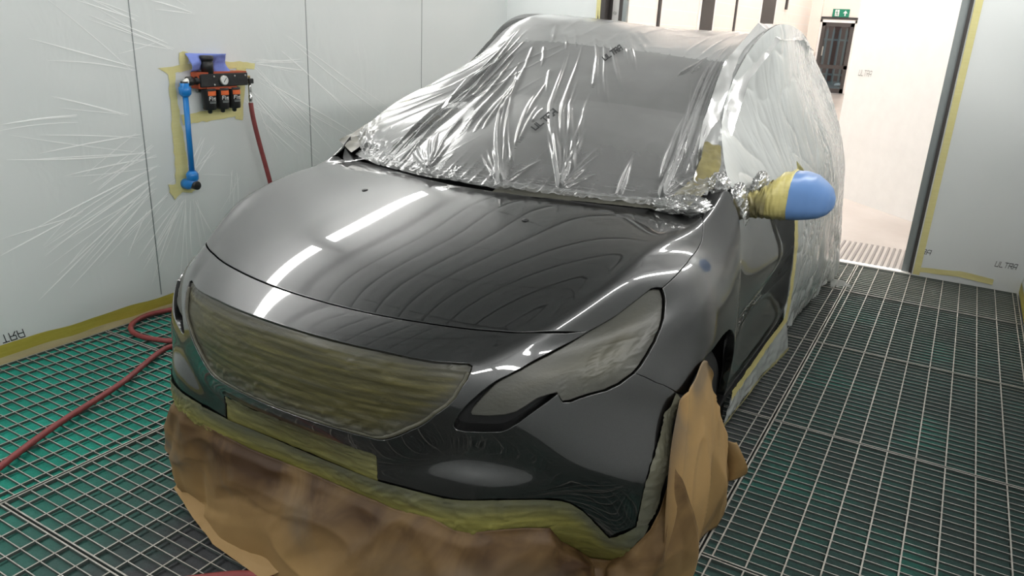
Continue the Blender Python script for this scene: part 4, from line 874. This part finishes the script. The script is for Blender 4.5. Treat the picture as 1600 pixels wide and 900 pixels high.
FLAP_COLS=[[(.876,.93,.32),(.884,.98,.22),(.886,1.02,.12)],[(.90,.96,.30),(.92,.985,.22),(.915,1.0,.15)],[(.905,.975,.295),(.945,1.0,.215),(.94,1.03,.165)]]
# ---------- clear masking film over glass, roof and flank ----------
mf=empty('masking_film',(V0,Y0,0)); tag(mf,'clear wrinkled plastic masking film drawn over windscreen, roof and side of the car','film')
fa=Surf(np.array(FA,float)); fb=Surf(np.array(FB,float))
YS=lambda s: np.interp(s,[0,1,2,3,4,5,6],[0,.58,1.02,1.45,2.05,2.75,3.3])
XS=lambda t: np.interp(t,range(8),[-.66,-.56,-.43,-.21,.1,.38,.51,.61])
def foldfield(x,y,segs,wid,amp):
    d=np.zeros(x.shape)
    for (s0,t0,s1,t1,w) in segs:
        a=np.array([XS(t0),YS(s0)]);b=np.array([XS(t1),YS(s1)]); e=b-a; L=np.linalg.norm(e)
        if L<1e-4: continue
        e/=L; n=np.array([-e[1],e[0]]); px,py=x-a[0],y-a[1]; u=(px*e[0]+py*e[1])/L; v=px*n[0]+py*n[1]
        m=(u>-.02)&(u<1.02)&(np.abs(v)<wid*4)
        if not m.any(): continue
        uu=np.clip(u[m],0,1); ph=a[0]*91+b[1]*57; v2=v[m]+.003*L*np.sin(uu*5+ph)
        ww=wid*w*(.55+.75*np.sin(math.pi*uu**.7)); tap=np.minimum(1,np.minimum(uu*9+.25,(1-uu)*3.2))
        d[m]+=amp*w*tap*np.exp(-np.abs(v2/ww)**1.5)
    return d
def filmA(st_s,st_t):
    S_,T_=np.meshgrid(st_s,st_t,indexing='ij'); s=S_.ravel();t=T_.ravel(); P=fa(s,t); N=np.cross(fa(s,t,(0,1)),fa(s,t,(1,0))); N/=np.linalg.norm(N,axis=1,keepdims=True); N*=np.sign(N[:,2:3]+1e-9)
    x=XS(t);y=YS(s); d=foldfield(x,y,FOLDA,.0046,.0058)
    # close fine puckers along the taped hem and the left pillar, soft waves elsewhere
    fx=x*60+3*vnoise1(x*9,3); hem=np.exp(-y/.05); d+=hem*.006*(1-np.abs(np.sin(fx*1.3)))**2
    crum=(1-np.abs(2*vnoise2(x*55,y*75,41)-1))**3; d+=crum*.007*np.exp(-y/.028)
    corner=np.exp(-(((x-.56)/.09)**2+((y-.02)/.10)**2))+.8*np.exp(-(((x+.60)/.10)**2+((y-.03)/.09)**2)); d+=corner*.012*(1-np.abs(2*vnoise2(x*38+y*14,y*24-x*9,42)-1))**2.5
    rid=(1-np.abs(2*vnoise2((x*.93-y*.36)*24,y*1.4,43)-1))**5; d+=rid*.0018*smoothstep(-.05,-.25,x)*smoothstep(1.1,.9,y)
    rid2=(1-np.abs(2*vnoise2((x*.97+y*.16)*26,y*1.6,44)-1))**5; d+=rid2*.0022*smoothstep(.34,.46,x)*smoothstep(1.15,.9,y)
    rid3=(1-np.abs(2*vnoise2(x*14,y*3.2,45)-1))**6; d+=rid3*.0025*smoothstep(.92,1.15,y)
    d+=.006*(vnoise2(x*4,y*3,46)-.5)
    d+=.016*np.sin(math.pi*np.clip(y/.62,0,1))
    return P+N*d[:,None],S_.shape,N,d
ss=np.concatenate([np.linspace(0,.1,22)[:-1],np.linspace(.1,2.2,500)[:-1],np.linspace(2.2,6,90)]); tt=np.linspace(0,7,620)
PA,sh,_,_=filmA(ss[ss<=2.05],tt); PR,shr,_,_=filmA(ss[ss>=2.02],tt[::2])
link('roof_film',npmesh('roof_film',PR,quads(*shr)),MAT['film_roof'],mf)
oa=link('windscreen_film',npmesh('windscreen_film',PA,quads(*sh)),MAT['film'],mf); oa['label']='clear film stretched over the windscreen in long folds'
def filmB(ns,nt,a=0.,b=7.):
    S_,T_=np.meshgrid(np.linspace(a,b,ns),np.linspace(0,7,nt),indexing='ij'); s=S_.ravel();t=T_.ravel(); P=fb(s,t); N=np.cross(fb(s,t,(1,0)),fb(s,t,(0,1))); N/=np.linalg.norm(N,axis=1,keepdims=True)
    u=P[:,1];z=P[:,2]
    q=u*10-z*1.5+1.2*vnoise2(u*2,z*2,51)
    am=.08+.5*vnoise2(u*1.7,z*2.1,58); d=am*(.007*(1-np.abs(2*vnoise2(q*1.1+vnoise2(u*3,z*3,59),z*1.9,52)-1))**4*smoothstep(0,.8,t)+.004*(1-np.abs(2*vnoise2(q*3.5+z*7,z*5-u*2,53)-1))**5)
    d+=.007*(1-np.abs(2*vnoise2(u*26+z*9,z*22-u*6,54)-1))**6*smoothstep(.45,.75,vnoise2(u*2.2,z*2.6,55))
    d+=.006*(vnoise2(u*4+z,z*5,60)-.5)*smoothstep(0,1,t)+.004*(1-np.abs(2*vnoise2(u*6-z*4,z*7+u*3,62)-1))**5+.030*smoothstep(3.5,7,t)*(vnoise2(u*3.3,z*2.2,56)-.42)+.016*smoothstep(4,7,t)*(1-np.abs(2*vnoise2(u*7+z*3,z*6,57)-1))**2
    d*=.35+.65*smoothstep(0,.6,s); d+=.010*smoothstep(2.5,4.5,t)*smoothstep(1,2,s)
    return P+N*d[:,None],S_.shape
PB,sh=filmB(420,260)
ob=link('side_film',npmesh('side_film',PB,quads(*sh)),MAT['film_side'],mf); ob['label']='cloudy double film hanging down the flank to the grating'
PBm=PB.copy().reshape(*sh,3)[::6,::4]; PBm[...,0]*=-1; shm=PBm.shape[:2]
link('far_side_film',npmesh('far_side_film',PBm.reshape(-1,3)[:, :],quads(*shm)[:,::-1]),MAT['film_side'],mf)
# bunched, shiny film round the mirror foot and pillar
def wad(c,r,seed,nu=46,nv=34,name='film_bunch',mat=None):
    a=np.linspace(0,2*math.pi,nu);b=np.linspace(.02,math.pi-.02,nv);A_,B_=np.meshgrid(b,a,indexing='ij')
    D=np.stack([np.sin(A_)*np.cos(B_),np.sin(A_)*np.sin(B_),np.cos(A_)],-1)
    k=1+.28*(1-np.abs(2*vnoise2(A_*4.5+np.sin(B_)*2,np.cos(B_)*4+A_*2,seed)-1))**2+.14*(1-np.abs(2*vnoise2(A_*11+np.cos(B_)*4,np.sin(B_)*9,seed+1)-1))**2-.2
    P=np.array(c)+D*np.array(r)*k[...,None]; return link(name,npmesh(name,P.reshape(-1,3),quads(nv,nu)),mat or MAT['film_bunch'],mf)
wad((.752,1.185,1.012),(.026,.075,.050),61)['label']='silvery bunched film at the foot of the door mirror'
wad((.765,1.21,.955),(.022,.055,.060),63)
wad((.705,1.115,1.060),(.032,.05,.040),65)
wad((.785,1.33,1.045),(.022,.07,.040),69)
wad((.655,1.005,1.01),(.075,.06,.030),66)
wad((.60,.975,1.008),(.06,.05,.022),67)
def ribbon(name,Pa,Pb,mat,parent,n=40,k=6,amp=.003,seed=1,off=0.,dust=.5):
    Pa=np.array(Pa,float);Pb=np.array(Pb,float)
    t=np.linspace(0,len(Pa)-1,n); A_=np.stack([np.interp(t,range(len(Pa)),Pa[:,i]) for i in range(3)],1); B_=np.stack([np.interp(t,range(len(Pb)),Pb[:,i]) for i in range(3)],1)
    rows=[]
    for j in range(k):
        f=j/(k-1); p=A_*(1-f)+B_*f; nn=np.cross(np.gradient(A_,axis=0),B_-A_); nn/=np.linalg.norm(nn,axis=1,keepdims=True)+1e-9
        p=p+nn*(amp*(1-np.abs(2*vnoise2(t*6+f*2,f*4+t,seed)-1))**2+off)[:,None]; rows.append(p)
    o=MB().grid(np.array(rows)).build(name,mat,parent,True); set_attr(o.data,'dust',np.full(len(o.data.vertices),dust)); return o
pl=np.array([(.70,1.10,1.078),(.618,1.40,1.222),(.575,1.72,1.405),(.592,2.08,1.552),(.575,2.65,1.552),(.515,3.35,1.492)])
ribbon('pillar_film',pl+np.array([-.055,-.03,.004]),pl+np.array([.030,.03,-.055]),MAT['film_side'],mf,120,9,.006,83,.004)['label']='doubled film over the near pillar and roof edge'
# tape: left pillar foot, right pillar foot, door edge strip, sill strip
ribbon('pillar_tape',[(-.768,1.03,1.05),(-.722,1.21,1.128),(-.668,1.34,1.198)],[(-.665,.985,1.02),(-.645,1.18,1.125),(-.605,1.34,1.222)],MAT['tape_olive'],mf,30,6,.006,71,.006,.4)['label']='dark olive tape at the foot of the far windscreen pillar'
ribbon('pillar_tape',[(-.675,1.28,1.165),(-.635,1.40,1.235)],[(-.645,1.28,1.18),(-.605,1.41,1.25)],MAT['tape_yellow'],mf,20,6,.008,72,0,.3)
ribbon('pillar_tape',[(.655,.985,1.002),(.70,1.09,1.062),(.69,1.17,1.115),(.655,1.27,1.155)],[(.585,.985,1.012),(.63,1.09,1.07),(.625,1.17,1.125),(.60,1.27,1.165)],MAT['tape_mirror'],mf,40,8,.008,73,.003,.95)['label']='olive yellow tape at the foot of the near windscreen pillar'
ribbon('hem_tape',[(-.66,1.0,1.0),(-.46,.895,1.004),(-.22,.803,1.014),(.1,.778,1.016),(.4,.873,1.006),(.62,.965,1.0)],[(-.66,1.03,1.015),(-.46,.925,1.022),(-.22,.833,1.034),(.1,.808,1.036),(.4,.903,1.026),(.62,.99,1.018)],MAT['film_bunch'],mf,160,6,.007,74,.001,.5)
bt_=[(.1,.765,1.008),(.25,.80,1.007),(.4,.862,1.003),(.52,.91,1.0),(.61,.95,.996)]
ribbon('cowl_tape',bt_,[(a+.012,b+.035,c+.018) for a,b,c in bt_],MAT['tape_lamp'],mf,60,5,.003,75,.002,.7)['label']='brown dusted tape where film meets the bonnet edge'
edge=[(.836,1.80,.86),(.845,1.865,.72),(.846,1.92,.55),(.842,1.955,.38)]
ribbon('door_edge_tape',[(v+.004,u-.035,z) for v,u,z in edge],[(v+.006,u+.025,z) for v,u,z in edge],MAT['tape_mirror'],mf,40,5,.003,76,0,.2)['label']='yellow tape along the front edge of the side film'
sill=[(.84,1.98,.40),(.838,1.6,.40),(.836,1.3,.395),(.835,1.12,.39)]
ribbon('sill_tape',[(v+.006,u,z+.004) for v,u,z in sill],[(v+.008,u,z-.03) for v,u,z in sill],MAT['tape_mirror'],mf,50,5,.003,77,0,.35)['label']='yellow tape along the sill'
ribbon('sill_film',[(v+.004,u,z-.025) for v,u,z in sill],[(.855,2.1,.20),(.84,1.65,.25),(.835,1.3,.265),(.832,1.10,.275)],MAT['film_side'],mf,80,14,.004,78)
ribbon('sill_lower_tape',[(.858,2.1,.21),(.842,1.65,.255),(.838,1.3,.27),(.834,1.08,.28)],[(.85,2.1,.18),(.835,1.65,.228),(.83,1.3,.245),(.828,1.08,.26)],MAT['tape_mirror'],mf,50,4,.004,79,0,.3)
ribbon('loose_tape',[(.80,1.75,1.085),(.795,1.80,1.0)],[(.822,1.80,1.05),(.822,1.88,.985)],MAT['tape_yellow'],mf,14,6,.006,80,.025,.1)['label']='loose yellow tape stuck to the film above the mirror'
ribbon('loose_tape',[(.80,2.45,1.02),(.81,2.55,.975)],[(.812,2.48,1.0),(.818,2.56,.955)],MAT['tape_yellow'],mf,10,5,.004,81,.02,.1)
ribbon('film_tail',[(.80,3.80,.06),(.86,3.84,.055),(.93,3.86,.02)],[(.81,3.80,.005),(.87,3.84,.015),(.93,3.865,.014)],MAT['film_side'],mf,24,6,.006,82)
# printed words on the windscreen film
for k,c4 in enumerate(WORDA):
    c4=np.array(c4)
    def mp(a,b,kk,c4=c4):
        st=(c4[0]*(1-a)+c4[1]*a)*(1-b)+(c4[2]*(1-a)+c4[3]*a)*b
        Pq=fa([st[0]],[st[1]])[0]; _,_,Nq,dq=filmA(np.array([st[0]]),np.array([st[1]])); return tuple(Pq+Nq[0]*(.0065+.016*math.sin(math.pi*min(1,float(YS(st[0]))/.62))+kk*4e-6))
    word('printed_word','ULTRA',mp,MATP,mf,slant=.05,wd=.27)
# ---------- compressed-air unit on the left wall ----------
au=empty('air_filter_regulator',(XL,2.76,1.16)); tag(au,'black and orange compressed air filter regulator with three bowls on the wall','regulator')
def A(y,z,x=0): return (x,y-2.76,z-1.16)
bevel(MB().box(A(2.622,1.127,.02),A(2.918,1.192,.085)).build('manifold',MAT['cap_black'],au),.004)
bevel(MB().box(A(2.617,1.118,.012),A(2.69,1.198,.072)).build('orange_end_block',MAT['orange_plastic'],au),.004)
MB().box(A(2.62,1.186,.02),A(2.915,1.199,.080)).build('orange_top_bar',MAT['orange_plastic'],au)
MB().box(A(2.66,1.112,.02),A(2.85,1.128,.075)).build('orange_lower_bar',MAT['orange_plastic'],au)
for y,z in ((2.70,1.178),(2.70,1.137),(2.83,1.178),(2.90,1.178)): MB().lathe([(.005,0),(.005,.003),(.0001,.004)],A(y,z,.085),0,8).build('screw',MAT['steel'],au)
MB().box(A(2.65,1.10,0),A(2.88,1.2,.02)).build('wall_bracket',MAT['steel'],au)
for k,(y,) in enumerate(((2.686,),(2.767,),(2.842,))):
    b=MB().lathe([(.036,1.118-1.16),(.037,1.112-1.16),(.035,1.10-1.16),(.034,1.02-1.16),(.031,1.012-1.16),(.012,1.008-1.16),(.011,.996-1.16),(.006,.992-1.16)],(.052,y-2.76,0),2,24).build('filter_bowl',MAT['cap_black'],au,True)
    # printed label, wrapped on the bowl
    def wrap(a,z,off=.0006,y=y):
        an=a; r=.0358+off; return (.052+r*math.cos(an),y-2.76+r*math.sin(an),z-1.16)
    MB().grid(np.array([[wrap(a,z) for a in np.linspace(-.75,.75,10)] for z in (1.084,1.106)])).build('orange_label',MAT['print_orange'],b)
    word('label_word','Firo',lambda a,bb,kk:wrap(-.62+a*1.2,1.062+bb*.017,.001+kk*3e-6),MAT['print_white'],b,wd=.22,slant=.1)
    MB().grid(np.array([[wrap(a,z) for a in np.linspace(-.6,.6,8)] for z in (1.052,1.055)])).grid(np.array([[wrap(a,z) for a in np.linspace(-.6,.5,8)] for z in (1.046,1.049)])).build('label_lines',MAT['galv'],b)
g=MB().lathe([(.024,0),(.025,.012),(.022,.014)],A(2.755,1.158,.085),0,24).build('gauge',MAT['steel'],au,True)
MB().lathe([(.021,0),(.021,.001)],A(2.755,1.158,.0992),0,24).build('dial',MAT['print_white'],g)
MB().tube([A(2.748,1.150,.101),A(2.764,1.170,.101)],.0015,6).build('needle',MAT['print_black'],g)
# regulator knob pillar on top
MB().lathe([(.030,.0),(.030,.055),(.026,.06),(.033,.062),(.034,.085),(.024,.088)],A(2.688,1.192,.055),2,20).build('adjuster_knob',MAT['cap_black'],au,True)
# inlet fittings at the pipe side
m=MB(); m.lathe([(.022,0),(.022,.03),(.016,.03),(.016,.055),(.021,.055),(.021,.07)],A(2.562,1.158,.055),1,16); m.build('inlet_fitting',MAT['cap_black'],au,True)
a=np.linspace(0,math.pi/2,8); pts=[A(2.585,1.158,.055)]+[A(2.572-.025*math.sin(t)-.0,1.158-.025+.025*math.cos(t),.055) for t in a]+[A(2.547,1.115,.055)]
MB().tube(pts,.017,12).build('white_elbow',MAT['pvc_white'],au,True)
# outlet: tee, ball valve, coupling
MB().tube([A(2.918,1.168,.055),A(2.953,1.168,.055),A(2.953,1.15,.055)],.006,8).tube([A(2.918,1.142,.055),A(2.945,1.142,.055)],.007,8).build('outlet_pipe',MAT['brass'],au,True)
bevel(MB().box(A(2.938,1.132,.04),A(2.968,1.158,.072)).build('valve_body',MAT['cap_black'],au),.003)
MB().lathe([(.008,-.0),(.010,.006),(.007,.012),(.011,.03),(.011,.05),(.008,.055),(.010,.075),(.009,.10),(.007,.118)][::-1],A(2.953,1.016,.055),2,12).build('quick_coupling',MAT['chrome'],au,True)
# blue pipe
bp=empty('air_pipe',(XL,2.545,.9)); tag(bp,'blue plastic air pipe running down the wall from the regulator','pipe')
MB().tube([(.055,.0,.205),(.055,-.003,-.19)],.0138,16).build('pipe',MAT['pipe_blue'],bp,True)
MB().lathe([(.018,-.20+.385),(.029,.198),(.030,.228),(.022,.236),(.022,.25)],(.055,0,0),2,20).build('upper_collar',MAT['pipe_blue'],bp,True)
MB().lathe([(.019,.222+.012),(.019,.258)],(.055,0.001,0),2,16).build('collar_seal',MAT['cap_black'],bp,True)
MB().lathe([(.022,-.236),(.030,-.228),(.030,-.20),(.018,-.185)],(.055,-.003,0),2,20).tube([(.055,-.003,-.225),(.052,-.006,-.25),(.03,-.012,-.258),(.0,-.014,-.258)],[.026,.028,.027,.027],16).build('lower_elbow',MAT['pipe_blue'],bp,True)
MB().lathe([(.0225,0),(.0225,.035),(.019,.037)],(.052,-.002,-.258),0,20).build('end_plug',MAT['cap_black'],bp,True)
# blue cloth hung over the unit
cl=[];n=22
yy=np.linspace(2.598,2.832,n)
for j in range(13):
    f=j/12; row=[]
    for y in yy:
        fy=(y-2.598)/.234
        z=1.288-.003*fy-f*(.088-.03*math.exp(-((fy-.95)/.2)**2)*0+.02*fy)
        z+=.006*math.sin(fy*9)*f; x=.012+.035*math.sin(f*2.2+fy*2.5)**2+.012*(1-abs(2*float(vnoise2(fy*5+f*2,f*3-fy*2,6))-1))**2
        if .28<fy<.62 and f>.12: x-=.028*min(1,(f-.12)*5)
        row.append((XL+x,y,z))
    cl.append(row)
o=MB().grid(np.array(cl)).build('cleaning_cloth',MAT['cloth_blue'],None,True); sm=o.modifiers.new('thick','SOLIDIFY'); sm.thickness=.002
tag(o,'crumpled blue cloth draped behind the regulator knob on the wall','cloth')
# ---------- red air hose ----------
def spline(pts,n):
    P=np.array(pts,float); Mx=nat_spline(P.reshape(len(P),-1)).reshape(P.shape); t=np.linspace(0,len(P)-1,n); return ev(P,Mx,t)
hz=.012
hp=[(XL+.055,2.953,1.03),(XL+.06,2.958,.95),(XL+.075,2.985,.78),(XL+.095,3.03,.54),(XL+.12,3.06,.25),(XL+.17,3.02,.05),(XL+.17,2.9,hz),(-3.27,2.65,hz),(-3.345,2.36,hz),(-3.378,2.235,hz),(-3.345,2.125,hz),(-3.23,2.045,hz),(-3.02,2.08,hz),(-2.75,2.25,hz),(-2.55,2.30,hz),(-2.55,2.16,hz+.012),(-2.75,2.09,hz+.012),(-2.955,2.035,hz),(-2.82,1.735,hz),(-2.70,1.40,hz),(-2.562,1.088,hz),(-2.35,.80,hz),(-2.0,.72,hz),(-1.70,.95,hz),(-1.50,1.15,hz),(-1.40,1.20,hz),(-1.2,1.30,hz)]
o=MB().tube(spline(hp,420),.0125,10).build('air_hose',MAT['hose_red'],None,True); tag(o,'red rubber air hose hanging from the wall and looping over the green grating','hose')
# ---------- brown masking paper ----------
pa=empty('masking_paper',(V0,Y0,0)); tag(pa,'brown kraft paper skirt taped under the front bumper and hanging to the grating','paper')
# top edge follows the tape, bottom edge lies on or just above the grating; both in car coordinates
tp=[];NN_=90
tl=O_band_low; sarr=[p[0]-.12 for p in tl]; tarr=[p[1] for p in tl]
left=[(9.95,-6.6),(10.25,-5.9),(10.3,-5.2),(10.05,-4.6),(9.85,-3.6),(9.8,-2.6),(9.78,-1.7),(9.88,-.9)]
top_st=left+[(s-.10,t) for s,t in tl if t>=0][:14]+[(11.3,5.75),(10.3,6.25),(9.6,6.75),(9.0,7.15),(8.2,7.6),(7.5,8.2)]
top=np.array([SF([s],[t+10])[0]+SF.nrm([s],[t+10])[0]*.006 for s,t in top_st])
bot=PAPER_BOT
def resample(P,n):
    P=np.array(P,float); d=np.r_[0,np.cumsum(np.linalg.norm(np.diff(P,axis=0),axis=1))]; t=np.linspace(0,d[-1],n); return np.stack([np.interp(t,d,P[:,i]) for i in range(3)],1)
def sheet(top,bot,nu,nv,seed,bulge=.03,cre=.014):
    A_=resample(top,nu);B_=resample(bot,nu); V=np.linspace(0,1,nv); U=np.linspace(0,1,nu)
    P=A_[:,None]*(1-V)[None,:,None]+B_[:,None]*V[None,:,None]
    du=np.gradient(P,axis=0);dv=np.gradient(P,axis=1); N=np.cross(du,dv); N/=np.linalg.norm(N,axis=2,keepdims=True)+1e-9
    cen=np.array([0,1.2,.2]); sg=np.sign(np.sum((P-cen)*N,axis=2,keepdims=True)); N*=np.sign(np.mean(sg))
    uu,vv=np.meshgrid(U,V,indexing='ij'); L=np.sum(np.linalg.norm(np.diff(A_,axis=0),axis=1)); x=uu*L;y=vv*.45
    d=bulge*np.sin(math.pi*vv)
    r=np.random.default_rng(seed)
    for k in range(44):     # straight creases: each tilts one side of a line a little
        c=np.array([r.uniform(0,L),r.uniform(0,.45)]); an=r.normal(1.45,.55) if k%3 else r.uniform(0,3.1); n=np.array([math.sin(an),-math.cos(an)]); w=r.uniform(.025,.09)
        q=(x-c[0])*n[0]+(y-c[1])*n[1]; ln=np.exp(-(((x-c[0])*n[1]-(y-c[1])*n[0])/r.uniform(.08,.3))**2)
        d+=r.choice([-1,1])*cre*np.maximum(0,1-np.abs(q)/w)*ln*r.uniform(.3,1)
    d+=.009*(vnoise2(x*5,y*5,seed)-.5)+.010*(1-np.abs(2*vnoise2(x*3.1-y*2,y*4+x,seed+4)-1))**4+.010*(1-np.abs(2*vnoise2(x*9+y*4,y*10,seed+1)-1))**3*np.exp(-vv*4)
    d*=smoothstep(0,.08,vv)*1
    P=P+N*d[...,None]
    return P,uu,vv,x,y
def paper(name,top,bot,nu,nv,seed,parent,**kw):
    P,uu,vv,x,y=sheet(top,bot,nu,nv,seed,**kw); me=npmesh(name,P.reshape(-1,3),quads(nu,nv),True)
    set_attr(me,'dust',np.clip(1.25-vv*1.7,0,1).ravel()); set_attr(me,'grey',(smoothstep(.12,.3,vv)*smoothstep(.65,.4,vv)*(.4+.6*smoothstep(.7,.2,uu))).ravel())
    o=link(name,me,MAT['paper'],parent); m=o.modifiers.new('thick','SOLIDIFY'); m.thickness=.0012; return o
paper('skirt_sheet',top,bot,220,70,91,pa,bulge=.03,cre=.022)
# turned-up fold along the far lower edge
fa0=np.array(PAPER_FOLD)
o=ribbon('folded_edge',fa0,[(a+dx,b+.035,c+.05) for (a,b,c),dx in zip(fa0,(.02,.05,.07,.08))],MAT['paper'],pa,40,8,.004,93,.012,.0); set_attr(o.data,'grey',np.zeros(len(o.data.vertices)))
# silver-grey crumple under the centre tape
# paper over the near front wheel
pw=empty('wheel_paper',(V0+.86,Y0+.8,0)); tag(pw,'brown kraft paper sheet draped over the near front wheel arch','paper')
off=np.array([.86,.8,0])
wt=[np.array(p)-off for p in WHEEL_TOP]; wb_=[np.array(p)-off for p in WHEEL_BOT]
def sheet2(name,cols,nu,nv,seed,parent,cre=.01):
    G=Surf(np.array(cols,float)); s=np.linspace(0,G.ni-1,nu);t=np.linspace(0,G.nj-1,nv); S_,T_=np.meshgrid(s,t,indexing='ij'); P=G(S_.ravel(),T_.ravel()); N=G.nrm(S_.ravel(),T_.ravel()); N*=np.sign(np.mean(N[:,0])+1e-9)
    x=P[:,1];y=P[:,2]; d=.012*(1-np.abs(2*vnoise2(x*4+y*1.2,y*1.6,seed)-1))**2+.008*(1-np.abs(2*vnoise2(x*9-y*2,y*3,seed+1)-1))**4-.008
    r=np.random.default_rng(seed)
    for k in range(10):
        c=np.array([r.uniform(x.min(),x.max()),r.uniform(y.min(),y.max())]); an=r.normal(1.5,.4); n=np.array([math.sin(an),-math.cos(an)]); q=(x-c[0])*n[0]+(y-c[1])*n[1]; ln=np.exp(-(((x-c[0])*n[1]-(y-c[1])*n[0])/.25)**2)
        d+=r.choice([-1,1])*cre*np.maximum(0,1-np.abs(q)/r.uniform(.05,.15))*ln
    P=P+N*d[:,None]; me=npmesh(name,P,quads(nu,nv)); tv=T_.ravel()/(G.nj-1); sv=S_.ravel()/(G.ni-1)
    set_attr(me,'dust',np.clip(.75-sv*2.0,0,1)); set_attr(me,'grey',np.clip(.8-tv*2.2,0,1)); o=link(name,me,MAT['paper'],parent); m=o.modifiers.new('thick','SOLIDIFY'); m.thickness=.0012; return o
cols=[[np.array(p)-off for p in c] for c in WHEEL_COLS]
sheet2('wheel_sheet',cols,90,60,95,pw)
fcols=[[np.array(p)-off for p in c] for c in FLAP_COLS]
sheet2('loose_flap',fcols,24,24,97,pw,cre=.004)['label']='loose torn flap of brown paper behind the wheel'
